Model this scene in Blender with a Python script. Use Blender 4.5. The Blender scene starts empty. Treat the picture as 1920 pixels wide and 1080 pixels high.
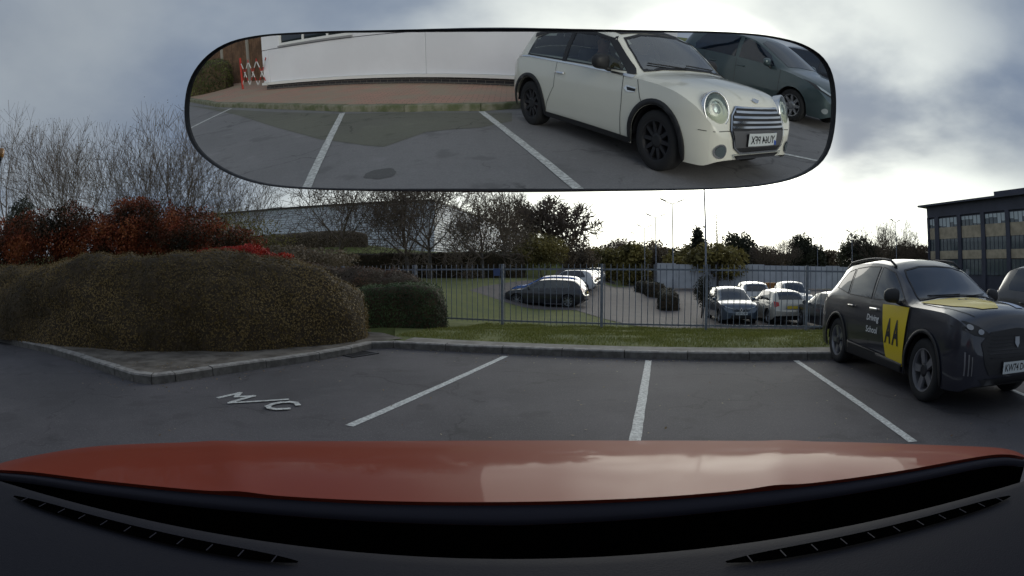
import bpy, bmesh, math, random
import numpy as np
from mathutils import Vector, Matrix, noise
from mathutils.bvhtree import BVHTree
R = math.radians
PI = math.pi
random.seed(7)
rng = np.random.default_rng(7)
S = bpy.context.scene
C = S.collection

# ------------------------------------------------------------------ camera, world, sun, exposure
CAM_H = 1.329          # dashcam height above the tarmac
PITCH = -0.031
FPX = 950.0            # wide fisheye lens of the dashcam, in pixels of a 1920 wide frame
cd = bpy.data.cameras.new('camera')
cam = bpy.data.objects.new('camera', cd)
C.objects.link(cam)
cam.location = (0, 0, CAM_H)
cam.rotation_euler = (PI / 2 + PITCH, 0, 0)
cd.type = 'PANO'
cd.sensor_width = 36
cd.panorama_type = 'FISHEYE_EQUISOLID'
cd.fisheye_lens = 36 * FPX / 1920
cd.fisheye_fov = PI
cd.clip_start = 0.01
cd.clip_end = 3000
S.camera = cam
S.view_settings.view_transform = 'Standard'
S.view_settings.look = 'None'
S.view_settings.exposure = 0.22
S.view_settings.gamma = 1

SUN_AZ, SUN_EL = R(22), R(14)      # azimuth to the right of straight ahead
sun_dir = Vector((math.sin(SUN_AZ) * math.cos(SUN_EL), math.cos(SUN_AZ) * math.cos(SUN_EL), math.sin(SUN_EL)))
W = bpy.data.worlds.new('World')
S.world = W
W.use_nodes = True
nt = W.node_tree
nt.nodes.clear()


def N(t, typ, **kw):
    n = t.nodes.new(typ)
    for k, v in kw.items():
        if k.startswith('i_'):
            key = k[2:]
            key = int(key) if key.isdigit() else key.replace('_', ' ')
            n.inputs[key].default_value = v
        else:
            setattr(n, k, v)
    return n


def mth(t, op, a, b=None, c=None, clamp=False):
    n = t.nodes.new('ShaderNodeMath')
    n.operation = op
    n.use_clamp = clamp
    for i, v in enumerate((a, b, c)):
        if v is None:
            continue
        if isinstance(v, (int, float)):
            n.inputs[i].default_value = v
        else:
            t.links.new(v, n.inputs[i])
    return n.outputs[0]


def mixc(t, fac, a, b, mode='MIX'):
    n = t.nodes.new('ShaderNodeMix')
    n.data_type = 'RGBA'
    n.blend_type = mode
    for i, v in ((0, fac), (6, a), (7, b)):
        if isinstance(v, (int, float)):
            n.inputs[i].default_value = v
        elif isinstance(v, tuple):
            n.inputs[i].default_value = (*v, 1) if len(v) == 3 else v
        else:
            t.links.new(v, n.inputs[i])
    return n.outputs[2]


def ramp(t, val, lo, hi, a=0.0, b=1.0, smooth=True):
    n = t.nodes.new('ShaderNodeMapRange')
    if smooth:
        n.interpolation_type = 'SMOOTHSTEP'
    t.links.new(val, n.inputs[0])
    n.inputs[1].default_value = lo
    n.inputs[2].default_value = hi
    n.inputs[3].default_value = a
    n.inputs[4].default_value = b
    return n.outputs[0]


sky = N(nt, 'ShaderNodeTexSky', sky_type='NISHITA', sun_disc=False)
sky.sun_elevation = SUN_EL
sky.sun_rotation = SUN_AZ
tc = N(nt, 'ShaderNodeTexCoord')
sep = N(nt, 'ShaderNodeSeparateXYZ')
nt.links.new(tc.outputs['Generated'], sep.inputs[0])
zc_ = mth(nt, 'ADD', mth(nt, 'MAXIMUM', sep.outputs[2], 0.0), 0.22)
comb = N(nt, 'ShaderNodeCombineXYZ')
nt.links.new(mth(nt, 'DIVIDE', sep.outputs[0], zc_), comb.inputs[0])
nt.links.new(mth(nt, 'DIVIDE', sep.outputs[1], zc_), comb.inputs[1])
n1 = N(nt, 'ShaderNodeTexNoise', i_Scale=0.95, i_Detail=6.0, i_Roughness=0.5, i_Distortion=0.12)
n2 = N(nt, 'ShaderNodeTexNoise', i_Scale=0.55, i_Detail=3.0, i_Roughness=0.5)
nt.links.new(comb.outputs[0], n1.inputs[0])
nt.links.new(comb.outputs[0], n2.inputs[0])
dotn = N(nt, 'ShaderNodeVectorMath', operation='DOT_PRODUCT')
nt.links.new(tc.outputs['Generated'], dotn.inputs[0])
dotn.inputs[1].default_value = sun_dir
# brightness of the cloud layer: grey-blue far from the sun, glaring white round it
near = ramp(nt, dotn.outputs['Value'], 0.70, 0.985, 0.0, 1.0)
core = ramp(nt, dotn.outputs['Value'], 0.955, 1.0, 0.0, 1.0)
cl = ramp(nt, n1.outputs[0], 0.30, 0.72)
cl2 = ramp(nt, n2.outputs[0], 0.35, 0.7)
base = mixc(nt, cl, (0.105, 0.15, 0.24), (0.33, 0.375, 0.425))
base = mixc(nt, mth(nt, 'MULTIPLY', cl2, 0.45), base, (0.28, 0.30, 0.31))
warm = mixc(nt, mth(nt, 'MULTIPLY', near, ramp(nt, n1.outputs[0], 0.34, 0.60, 0.12, 1.0)), base, (0.88, 0.92, 0.86))
glare = mixc(nt, mth(nt, 'MULTIPLY', core, ramp(nt, n1.outputs[0], 0.38, 0.60, 0.35, 1.0)), warm, (5.0, 5.1, 4.6))
# brighter band of thin cloud along the horizon
hz = mth(nt, 'MULTIPLY', ramp(nt, sep.outputs[2], 0.02, 0.24, 1.0, 0.0), ramp(nt, dotn.outputs['Value'], 0.55, 0.9, 0.0, 1.0))
glare = mixc(nt, hz, glare, (1.7, 1.75, 1.55))
skyd = mixc(nt, 1.0, sky.outputs[0], (0.10, 0.10, 0.10), 'MULTIPLY')
tot = mixc(nt, 0.94, skyd, glare)
bg = N(nt, 'ShaderNodeBackground')
bg.inputs[1].default_value = 1.0
nt.links.new(tot, bg.inputs[0])
wo = N(nt, 'ShaderNodeOutputWorld')
nt.links.new(bg.outputs[0], wo.inputs[0])

sl = bpy.data.lights.new('sun', 'SUN')
sl.energy = 0.75
sl.angle = R(50)
sl.color = (1.0, 0.95, 0.86)
so = bpy.data.objects.new('sun', sl)
C.objects.link(so)
so.rotation_euler = (-sun_dir).to_track_quat('-Z', 'Y').to_euler()

# ------------------------------------------------------------------ pixel helpers (1920x1080 photograph -> points of the place)


def ray(px, py):
    u = (px - 960) / FPX
    v = (py - 540) / FPX
    r = max(1e-9, math.hypot(u, v))
    th = 2 * math.asin(min(1, r / 2))
    d = (u / r * math.sin(th), math.cos(th), -v / r * math.sin(th))
    c, s = math.cos(PITCH), math.sin(PITCH)
    return Vector((d[0], d[1] * c - d[2] * s, d[1] * s + d[2] * c))


def gp(px, py, z=0.0):
    d = ray(px, py)
    return Vector((0, 0, CAM_H)) + d * ((z - CAM_H) / d.z)


def at(px, py, Y):
    d = ray(px, py)
    return Vector((0, 0, CAM_H)) + d * (Y / d.y)


# ------------------------------------------------------------------ object helpers


def tag(o, label, cat, group=None, kind=None):
    o['label'] = label
    if cat:
        o['category'] = cat
    if group:
        o['group'] = group
    if kind:
        o['kind'] = kind
    return o


def thing(name, label, cat, loc=(0, 0, 0), rz=0.0, group=None):
    o = bpy.data.objects.new(name, None)
    o.empty_display_size = 0.2
    C.objects.link(o)
    o.location = loc
    o.rotation_euler = (0, 0, rz)
    return tag(o, label, cat, group)


def link(name, me, mats=None, parent=None):
    o = bpy.data.objects.new(name, me)
    C.objects.link(o)
    if mats is not None:
        for m in (mats if isinstance(mats, (list, tuple)) else [mats]):
            me.materials.append(m)
    if parent is not None:
        o.parent = parent
    return o


def finish(name, bm, mat, parent=None, smooth=False, angle=None):
    bmesh.ops.recalc_face_normals(bm, faces=bm.faces)
    me = bpy.data.meshes.new(name)
    bm.to_mesh(me)
    bm.free()
    if smooth:
        for p in me.polygons:
            p.use_smooth = True
        if angle:
            try:
                me.set_sharp_from_angle(angle=angle)
            except Exception:
                pass
    return link(name, me, mat, parent)


def box(bm, lo, hi, mi=0, M=None):
    vs = [bm.verts.new((x, y, z)) for z in (lo[2], hi[2]) for y in (lo[1], hi[1]) for x in (lo[0], hi[0])]
    if M is not None:
        for v in vs:
            v.co = M @ v.co
    for f in ((0, 2, 3, 1), (4, 5, 7, 6), (0, 1, 5, 4), (2, 6, 7, 3), (0, 4, 6, 2), (1, 3, 7, 5)):
        fc = bm.faces.new([vs[i] for i in f])
        fc.material_index = mi
    return vs


def bbox(bm, lo, hi, bev=0.01, M=None, seg=2, mi=0):
    b = bmesh.new()
    box(b, lo, hi)
    bmesh.ops.recalc_face_normals(b, faces=b.faces)
    bmesh.ops.bevel(b, geom=b.edges[:], offset=bev, segments=seg, affect='EDGES', profile=0.6)
    merge(bm, b, M, mi)


def merge(bm, b, M=None, mi=None):
    mp = {}
    for v in b.verts:
        mp[v] = bm.verts.new(M @ v.co if M is not None else v.co)
    for f in b.faces:
        try:
            nf = bm.faces.new([mp[v] for v in f.verts])
            nf.material_index = f.material_index if mi is None else mi
            nf.smooth = f.smooth
        except ValueError:
            pass
    b.free()


def tube(bm, pts, rad, n=8, caps=True, mi=0):
    pts = [Vector(p) for p in pts]
    if not isinstance(rad, (list, tuple)):
        rad = [rad] * len(pts)
    rings = []
    up = Vector((0, 0, 1))
    for i, p in enumerate(pts):
        d = (pts[min(i + 1, len(pts) - 1)] - pts[max(i - 1, 0)]).normalized()
        a = d.cross(up if abs(d.z) < 0.95 else Vector((1, 0, 0))).normalized()
        b = d.cross(a)
        rings.append([bm.verts.new(p + (a * math.cos(2 * PI * k / n) + b * math.sin(2 * PI * k / n)) * rad[i]) for k in range(n)])
    for i in range(len(rings) - 1):
        for k in range(n):
            f = bm.faces.new((rings[i][k], rings[i][(k + 1) % n], rings[i + 1][(k + 1) % n], rings[i + 1][k]))
            f.material_index = mi
            f.smooth = True
    if caps:
        for rg in (rings[0], rings[-1]):
            f = bm.faces.new(rg)
            f.material_index = mi
    return rings


def prism(bm, poly, z0, z1, mi=0):
    a = [bm.verts.new((p[0], p[1], z0)) for p in poly]
    b = [bm.verts.new((p[0], p[1], z1)) for p in poly]
    n = len(poly)
    bm.faces.new(a).material_index = mi
    bm.faces.new(b).material_index = mi
    for i in range(n):
        bm.faces.new((a[i], a[(i + 1) % n], b[(i + 1) % n], b[i])).material_index = mi


def mesh_from_quads(name, Q, mat, parent=None, tint=None, smooth=False):
    """Q: (n,k,3) array of separate polygons of k corners"""
    n, k = Q.shape[0], Q.shape[1]
    me = bpy.data.meshes.new(name)
    me.vertices.add(n * k)
    me.vertices.foreach_set('co', Q.reshape(-1).astype(np.float32))
    me.loops.add(n * k)
    me.loops.foreach_set('vertex_index', np.arange(n * k, dtype=np.int32))
    me.polygons.add(n)
    me.polygons.foreach_set('loop_start', np.arange(0, n * k, k, dtype=np.int32))
    me.polygons.foreach_set('loop_total', np.full(n, k, dtype=np.int32))
    if tint is not None:
        a = me.attributes.new('tint', 'FLOAT', 'FACE')
        a.data.foreach_set('value', tint.astype(np.float32))
    me.update(calc_edges=True)
    return link(name, me, mat, parent)


# ------------------------------------------------------------------ materials


def mat(name, col, rough=0.6, metal=0.0, coat=0.0, spec=0.5, var=0.0, vscale=8.0, bump=0.0, bscale=60.0, col2=None, dirt=0.0):
    m = bpy.data.materials.new(name)
    m.use_nodes = True
    t = m.node_tree
    p = t.nodes['Principled BSDF']
    p.inputs['Base Color'].default_value = (*col, 1)
    p.inputs['Roughness'].default_value = rough
    p.inputs['Metallic'].default_value = metal
    p.inputs['Coat Weight'].default_value = coat
    p.inputs['Coat Roughness'].default_value = 0.04
    p.inputs['Specular IOR Level'].default_value = spec
    if var or col2 or bump:
        o = N(t, 'ShaderNodeTexCoord')
        nz = N(t, 'ShaderNodeTexNoise', i_Scale=vscale, i_Detail=6.0, i_Roughness=0.6)
        t.links.new(o.outputs['Object'], nz.inputs[0])
        c2 = col2 if col2 else tuple(x * (1 - var) for x in col)
        cc = mixc(t, ramp(t, nz.outputs[0], 0.35, 0.65), tuple(min(1, x * (1 + var)) for x in col), c2)
        t.links.new(cc, p.inputs['Base Color'])
        if bump:
            nb = N(t, 'ShaderNodeTexNoise', i_Scale=bscale, i_Detail=4.0)
            t.links.new(o.outputs['Object'], nb.inputs[0])
            b = N(t, 'ShaderNodeBump', i_Strength=bump, i_Distance=0.01)
            t.links.new(nb.outputs[0], b.inputs['Height'])
            t.links.new(b.outputs[0], p.inputs['Normal'])
    return m


def leafmat(name, cols, rough=0.6, trans=0.15):
    m = bpy.data.materials.new(name)
    m.use_nodes = True
    t = m.node_tree
    p = t.nodes['Principled BSDF']
    a = N(t, 'ShaderNodeAttribute', attribute_name='tint')
    cr = t.nodes.new('ShaderNodeValToRGB')
    e = cr.color_ramp.elements
    e[0].color = (*cols[0], 1)
    e[1].color = (*cols[-1], 1)
    for i, c in enumerate(cols[1:-1]):
        x = e.new((i + 1) / (len(cols) - 1))
        x.color = (*c, 1)
    t.links.new(a.outputs['Fac'], cr.inputs[0])
    t.links.new(cr.outputs[0], p.inputs['Base Color'])
    p.inputs['Roughness'].default_value = rough
    p.inputs['Specular IOR Level'].default_value = 0.25
    tr = N(t, 'ShaderNodeBsdfTranslucent')
    t.links.new(cr.outputs[0], tr.inputs[0])
    mx = N(t, 'ShaderNodeMixShader')
    mx.inputs[0].default_value = trans
    t.links.new(p.outputs[0], mx.inputs[1])
    t.links.new(tr.outputs[0], mx.inputs[2])
    t.links.new(mx.outputs[0], t.nodes['Material Output'].inputs[0])
    return m


def asphalt(name, c1, c2, speck=(0.30, 0.29, 0.28), amt=0.35):
    m = bpy.data.materials.new(name)
    m.use_nodes = True
    t = m.node_tree
    p = t.nodes['Principled BSDF']
    o = N(t, 'ShaderNodeTexCoord')
    big = N(t, 'ShaderNodeTexNoise', i_Scale=0.45, i_Detail=5.0, i_Roughness=0.6)
    mid = N(t, 'ShaderNodeTexNoise', i_Scale=7.0, i_Detail=6.0, i_Roughness=0.7)
    fin = N(t, 'ShaderNodeTexNoise', i_Scale=120.0, i_Detail=2.0)
    vor = N(t, 'ShaderNodeTexVoronoi', i_Scale=90.0)
    for n in (big, mid, fin, vor):
        t.links.new(o.outputs['Object'], n.inputs[0])
    c = mixc(t, ramp(t, big.outputs[0], 0.35, 0.65), c1, c2)
    c = mixc(t, ramp(t, mid.outputs[0], 0.45, 0.75, 0, 0.35), c, tuple(x * 0.6 for x in c1))
    c = mixc(t, ramp(t, fin.outputs[0], 0.58, 0.72, 0, amt), c, speck)
    c = mixc(t, ramp(t, vor.outputs['Distance'], 0.0, 0.25, 0.25, 0.0), c, tuple(x * 0.4 for x in c1))
    # hairline cracks
    wv = N(t, 'ShaderNodeTexVoronoi', feature='DISTANCE_TO_EDGE', i_Scale=0.55)
    dn = N(t, 'ShaderNodeTexNoise', i_Scale=2.5, i_Detail=6.0)
    t.links.new(o.outputs['Object'], dn.inputs[0])
    dv = N(t, 'ShaderNodeVectorMath', operation='MULTIPLY_ADD')
    t.links.new(dn.outputs['Color'], dv.inputs[0])
    dv.inputs[1].default_value = (0.7, 0.7, 0.0)
    t.links.new(o.outputs['Object'], dv.inputs[2])
    t.links.new(dv.outputs[0], wv.inputs[0])
    crk = mth(t, 'MULTIPLY', ramp(t, wv.outputs['Distance'], 0.0, 0.012, 0.8, 0.0), ramp(t, big.outputs[0], 0.44, 0.54))
    c = mixc(t, crk, c, tuple(x * 0.35 for x in c1))
    # oil spots and pale dust
    sp_ = N(t, 'ShaderNodeTexNoise', i_Scale=1.7, i_Detail=3.0, i_Roughness=0.5)
    t.links.new(o.outputs['Object'], sp_.inputs[0])
    c = mixc(t, ramp(t, sp_.outputs[0], 0.58, 0.68, 0, 0.5), c, tuple(x * 0.45 for x in c1))
    c = mixc(t, ramp(t, sp_.outputs[0], 0.26, 0.38, 0.30, 0.0), c, tuple(x * 1.5 for x in c1))
    gr_ = N(t, 'ShaderNodeTexNoise', i_Scale=38.0, i_Detail=3.0, i_Roughness=0.8)
    t.links.new(o.outputs['Object'], gr_.inputs[0])
    c = mixc(t, ramp(t, gr_.outputs[0], 0.35, 0.65, 0.28, 0.0), c, tuple(x * 0.45 for x in c1))
    c = mixc(t, ramp(t, gr_.outputs[0], 0.6, 0.72, 0.0, 0.35), c, speck)
    t.links.new(c, p.inputs['Base Color'])
    p.inputs['Roughness'].default_value = 0.82
    b = N(t, 'ShaderNodeBump', i_Strength=0.35, i_Distance=0.006)
    t.links.new(fin.outputs[0], b.inputs['Height'])
    t.links.new(b.outputs[0], p.inputs['Normal'])
    return m


M_asph = asphalt('tarmac', (0.10, 0.091, 0.098), (0.056, 0.052, 0.058), amt=0.7)
M_asph2 = asphalt('old_tarmac', (0.125, 0.104, 0.10), (0.10, 0.086, 0.085))
M_asph3 = asphalt('brightened_tarmac', (0.235, 0.228, 0.228), (0.195, 0.19, 0.19))  # paler copy of the tarmac: the mirror view's brighter light put into its colour
M_patch = asphalt('damp_tarmac', (0.12, 0.118, 0.115), (0.10, 0.10, 0.10), amt=0.25)
M_moss = asphalt('mossy_tarmac', (0.165, 0.165, 0.125), (0.145, 0.142, 0.115), speck=(0.18, 0.19, 0.11), amt=0.3)
M_line = mat('road_paint', (0.66, 0.67, 0.64), 0.7, var=0.12, vscale=25, col2=(0.42, 0.42, 0.40), bump=0.3, bscale=120)
t = M_line.node_tree
o_ = N(t, 'ShaderNodeTexCoord')
nz_ = N(t, 'ShaderNodeTexNoise', i_Scale=32.0, i_Detail=8.0, i_Roughness=0.75)
t.links.new(o_.outputs['Object'], nz_.inputs[0])
p_ = t.nodes['Principled BSDF']
t.links.new(mixc(t, ramp(t, nz_.outputs[0], 0.54, 0.66, 0, 0.8), p_.inputs['Base Color'].links[0].from_socket, (0.13, 0.125, 0.125)), p_.inputs['Base Color'])
M_kerb = mat('kerb_concrete', (0.20, 0.185, 0.17), 0.9, var=0.25, vscale=9, col2=(0.12, 0.11, 0.10), bump=0.5, bscale=70)
M_kerbm = mat('mossy_kerb_concrete', (0.24, 0.23, 0.17), 0.9, vscale=5, col2=(0.11, 0.125, 0.06), bump=0.6, bscale=70)
M_soil = mat('soil', (0.20, 0.175, 0.145), 0.95, vscale=3, col2=(0.09, 0.075, 0.06), bump=0.6, bscale=30)


def darken_sides(m, k):
    # old kerbstones: paler tops, darker vertical faces
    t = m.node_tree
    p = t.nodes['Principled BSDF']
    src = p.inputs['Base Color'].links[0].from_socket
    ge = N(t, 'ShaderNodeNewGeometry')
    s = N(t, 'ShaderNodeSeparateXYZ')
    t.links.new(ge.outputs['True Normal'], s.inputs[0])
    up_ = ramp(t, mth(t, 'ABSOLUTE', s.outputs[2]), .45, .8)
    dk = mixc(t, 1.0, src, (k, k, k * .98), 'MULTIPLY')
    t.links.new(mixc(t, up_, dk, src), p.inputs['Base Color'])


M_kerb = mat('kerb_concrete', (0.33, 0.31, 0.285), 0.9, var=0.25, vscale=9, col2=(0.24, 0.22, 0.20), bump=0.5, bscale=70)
darken_sides(M_kerb, .38)
M_metal = mat('galvanised_steel', (0.19, 0.21, 0.25), 0.55, 0.25, var=0.2, vscale=12)
M_dark = mat('dark_steel', (0.035, 0.035, 0.04), 0.5, 0.4)
M_black = mat('black_plastic', (0.018, 0.018, 0.02), 0.55, bump=0.1, bscale=200)
M_rubber = mat('tyre_rubber', (0.018, 0.018, 0.019), 0.85, bump=0.2, bscale=80)
M_glassd = mat('tinted_glass', (0.008, 0.014, 0.024), 0.02, 0.0, coat=0.25, spec=0.9)
M_chrome = mat('chrome', (0.8, 0.8, 0.8), 0.12, 1.0)
M_white = mat('white_paint', (0.78, 0.78, 0.76), 0.35)
M_blacktxt = mat('black_lettering', (0.012, 0.012, 0.014), 0.5)
M_yellow = mat('yellow_vinyl', (0.78, 0.58, 0.02), 0.35, coat=0.3)
M_plate = mat('white_number_plate', (0.62, 0.66, 0.66), 0.3)
M_platey = mat('yellow_number_plate', (0.75, 0.55, 0.06), 0.3)
M_red = mat('red_lens', (0.45, 0.015, 0.012), 0.1, coat=0.5)
M_lens = mat('headlamp_lens', (0.42, 0.47, 0.48), 0.08, 0.5, coat=1.0)
M_alloy = mat('alloy_wheel', (0.30, 0.31, 0.33), 0.3, 0.85)
M_blueplate = mat('blue_plate_band', (0.02, 0.08, 0.4), 0.4)

# ------------------------------------------------------------------ ground
KO = Vector((-0.164, 8.229, 0))
KPH = -0.296
Ke = Vector((math.cos(KPH), math.sin(KPH), 0))
Kn = Vector((-math.sin(KPH), math.cos(KPH), 0))
PARK_Z = -0.55


def sm(x, a, b):
    x = min(1, max(0, (x - a) / (b - a)))
    return x * x * (3 - 2 * x)


def G(x, y):
    d = Vector((x, y, 0)) - KO
    t = d.dot(Kn)
    s = d.dot(Ke)
    z = 0.11 * sm(t, 0.05, 0.16) - 0.24 * sm(t, 1.0, 5.8) - 0.42 * sm(t, 5.5, 9.0)
    left = 1 - sm(s, -9.0, -3.5)
    z = z * (1 - left) + left * (0.12 * sm(t, 0.05, 0.16) + 0.3 * sm(t, 2, 12))
    if y > 20:
        az = math.atan2(x, y)
        cr = 4.4 * (1 - sm(az, -0.40, -0.12)) + 2.9 * sm(az, -0.40, -0.12) * (1 - sm(az, 0.07, 0.14))
        z += sm(y, 46, 60) * cr
    z -= 0.2 * sm(x, 3, 8) * sm(t, 4.5, 9)
    z += 0.42 * sm(y, 27, 40) * (1 - sm(x, 9, 15))
    return z


def grid_ground():
    # the car park side is exactly flat; one sheet reaching the horizon
    xs = sorted(set([-900, -500, -250, -140, -90, -70, -60] + list(np.arange(-52, 60.1, 1.0)) + [70, 90, 140, 250, 500, 900]))
    ys = sorted(set([-900, -400, -200, -100, -60, -40, -20, -10, 0, 4, 6] + list(np.arange(7, 66.1, 0.6)) + [70, 80, 100, 150, 250, 500, 1000]))
    def gz(x, y):
        t = (Vector((x, y, 0)) - KO).dot(Kn)
        return G(x, y) - (0.004 if t > 2.0 else 0.12)
    vs = [(x, y, gz(x, y)) for y in ys for x in xs]
    nx = len(xs)
    fs = [(j * nx + i, j * nx + i + 1, (j + 1) * nx + i + 1, (j + 1) * nx + i) for j in range(len(ys) - 1) for i in range(nx - 1)]
    me = bpy.data.meshes.new('ground')
    me.from_pydata(vs, [], fs)
    for p in me.polygons:
        p.use_smooth = True
    return me


def grassmat():
    m = bpy.data.materials.new('grass_ground')
    m.use_nodes = True
    t = m.node_tree
    p = t.nodes['Principled BSDF']
    o = N(t, 'ShaderNodeTexCoord')
    a = N(t, 'ShaderNodeTexNoise', i_Scale=0.6, i_Detail=6.0, i_Roughness=0.65)
    b = N(t, 'ShaderNodeTexNoise', i_Scale=14.0, i_Detail=5.0, i_Roughness=0.7)
    for n in (a, b):
        t.links.new(o.outputs['Object'], n.inputs[0])
    c = mixc(t, ramp(t, a.outputs[0], 0.35, 0.65), (0.15, 0.165, 0.035), (0.10, 0.125, 0.028))
    c = mixc(t, ramp(t, b.outputs[0], 0.45, 0.7, 0, 0.7), c, (0.16, 0.155, 0.06))
    t.links.new(c, p.inputs['Base Color'])
    p.inputs['Roughness'].default_value = 0.95
    bp = N(t, 'ShaderNodeBump', i_Strength=0.8, i_Distance=0.03)
    t.links.new(b.outputs[0], bp.inputs['Height'])
    t.links.new(bp.outputs[0], p.inputs['Normal'])
    return m


M_grass = grassmat()
g = link('ground', grid_ground(), M_grass)
g['kind'] = 'structure'

# front car park tarmac, 0 m, bounded by the kerb (front), kerb corner and left kerb
KC = gp(702, 652)                 # inner corner of the kerb
KC.z = 0
kerb_front = [KO + Ke * 40, KO + Ke * 16, KO + Ke * 8, KO + Ke * 4, KO, Vector((KC.x + 0.35, 8.66, 0)), Vector((KC.x, 8.52, 0))]
kl = [gp(660, 664), gp(600, 675), gp(500, 690), gp(400, 705), gp(330, 716), gp(285, 721), gp(250, 716), gp(215, 704), gp(150, 681)]
kerb_left = [Vector((p.x, p.y, 0)) for p in kl] + [Vector((-8.2, 5.75, 0)), Vector((-12, 6.1, 0)), Vector((-26, 7.5, 0))]
kerb_line = kerb_front + kerb_left
rear_kerb = [Vector(p) for p in ((-40, -40, 0), (-13.2, -17.2, 0), (-8.4, -12.4, 0), (-5.6, -10.25, 0), (-4.2, -9.25, 0), (-3.07, -8.5, 0), (-1.8, -7.98, 0), (-0.5, -7.8, 0), (0.9, -8.3, 0), (2.2, -9.9, 0), (3.6, -12.6, 0), (6, -14.2, 0), (12, -16.5, 0), (60, -32, 0))]


def sheet(name, poly, z, m, kind='structure', conform=None, cell=None):
    bm = bmesh.new()
    f = bm.faces.new([bm.verts.new((p[0], p[1], z)) for p in poly])
    if f.normal.z < 0:
        f.normal_flip()
    if cell:
        xs = [p[0] for p in poly]
        ys = [p[1] for p in poly]
        x = math.floor(min(xs) / cell) * cell
        while x < max(xs):
            bmesh.ops.bisect_plane(bm, geom=bm.verts[:] + bm.edges[:] + bm.faces[:], plane_co=(x, 0, 0), plane_no=(1, 0, 0))
            x += cell
        y = math.floor(min(ys) / cell) * cell
        while y < max(ys):
            bmesh.ops.bisect_plane(bm, geom=bm.verts[:] + bm.edges[:] + bm.faces[:], plane_co=(0, y, 0), plane_no=(0, 1, 0))
            y += cell
    if conform:
        for v in bm.verts:
            v.co.z = conform(v.co.x, v.co.y) + z
    bmesh.ops.triangulate(bm, faces=[f for f in bm.faces if len(f.verts) > 4])
    me = bpy.data.meshes.new(name)
    bm.normal_update()
    for f in bm.faces:
        if f.normal.z < 0:
            f.normal_flip()
    bm.to_mesh(me)
    bm.free()
    o = link(name, me, m)
    o['kind'] = kind
    return o


park_poly = [(p.x, p.y) for p in kerb_line] + [(-60, 7.5), (-60, -40)] + [(p.x, p.y) for p in rear_kerb] + [(60, -10)]
sheet('car_park_tarmac', park_poly, 0.0, M_asph)
sheet('rear_tarmac', [(-60, -2.2), (-20, -2.5), (0, -2.4), (20, -2.5), (60, -2.2)] + [(60, -31.9)] + [(p.x, p.y) for p in reversed(rear_kerb[1:-1])] + [(-40, -39.9)], 0.003, M_asph3)

# far car park
far_edge = [gp(1300, 612, -0.5), gp(1185, 606, -0.5), gp(1135, 596, -0.5), gp(1100, 586, -0.5), gp(1080, 580, -0.5), gp(1020, 579, -0.5), gp(940, 571, -0.5)]
fp = [(7.2, 14.3), (30, 3.5), (45, 20), (45, 60), (36, 80), (27, 100), (17, 100), (13.5, 90), (8.3, 66), (4.3, 50), (1.6, 40), (-1.8, 31), (-2.4, 28)] + [(p.x, p.y) for p in reversed(far_edge)][1:]
sheet('far_car_park', fp, 0.012, M_asph2, conform=G, cell=1.0)


def strip(name, line, side, w, h, m, label=None, wob=0.0, top_m=None):
    """kerb: a run of kerb stones of width w and height h on the given side of a line"""
    bm = bmesh.new()
    pts = [Vector((p[0], p[1], 0)) for p in line]
    # resample every 0.9 m (one kerb stone)
    out = [pts[0]]
    for a, b in zip(pts, pts[1:]):
        n = max(1, int(round((b - a).length / 0.9)))
        for i in range(1, n + 1):
            out.append(a.lerp(b, i / n))
    nrm = []
    for i, p in enumerate(out):
        d = (out[min(i + 1, len(out) - 1)] - out[max(i - 1, 0)]).normalized()
        nrm.append(Vector((-d.y, d.x, 0)) * side)
    prof = [(0, 0), (0.004, h - 0.02), (0.022, h), (w, h + 0.004), (w, -0.05)]
    for i in range(len(out) - 1):
        g0 = 0.006
        a, b = out[i], out[i + 1]
        d = (b - a).normalized() * g0
        dz = random.uniform(-0.004, 0.004)
        r0 = [bm.verts.new(a + d + nrm[i] * x + Vector((0, 0, z + (dz if z > 0 else 0)))) for x, z in prof]
        r1 = [bm.verts.new(b - d + nrm[i + 1] * x + Vector((0, 0, z + (dz if z > 0 else 0)))) for x, z in prof]
        for k in range(len(prof) - 1):
            bm.faces.new((r0[k], r0[k + 1], r1[k + 1], r1[k]))
        bm.faces.new(r0)
        bm.faces.new(r1)
    o = finish(name, bm, m)
    o['kind'] = 'structure'
    return o


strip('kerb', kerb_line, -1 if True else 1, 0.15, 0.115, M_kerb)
strip('kerb', rear_kerb, -1, 0.14, 0.12, M_kerbm)

vg = [KO + Ke * s + Kn * 0.14 for s in (-2.1, 0, 4, 8, 16, 40)] + [KO + Ke * s + Kn * 3.4 for s in (40, 16, 8, 4, 0, -4)]
sheet('verge', [(p.x, p.y) for p in vg], 0.0, M_grass, conform=G, cell=0.35)
vg = [KO + Ke * s + Kn * 0.14 for s in (-1.9, 0, 4, 8, 16, 40)] + [KO + Ke * s + Kn * (0.50 + 0.06 * math.sin(s * 3.1)) for s in (40, 16, 12, 8, 6.5, 5, 4, 3, 2, 1, 0, -1, -1.9)]
sheet('verge_edge', [(p.x, p.y) for p in vg], 0.006, mat('worn_concrete', (0.34, 0.315, 0.28), 0.95, vscale=2.5, col2=(0.22, 0.20, 0.17), bump=0.5, bscale=40), conform=G, cell=0.35)
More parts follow.
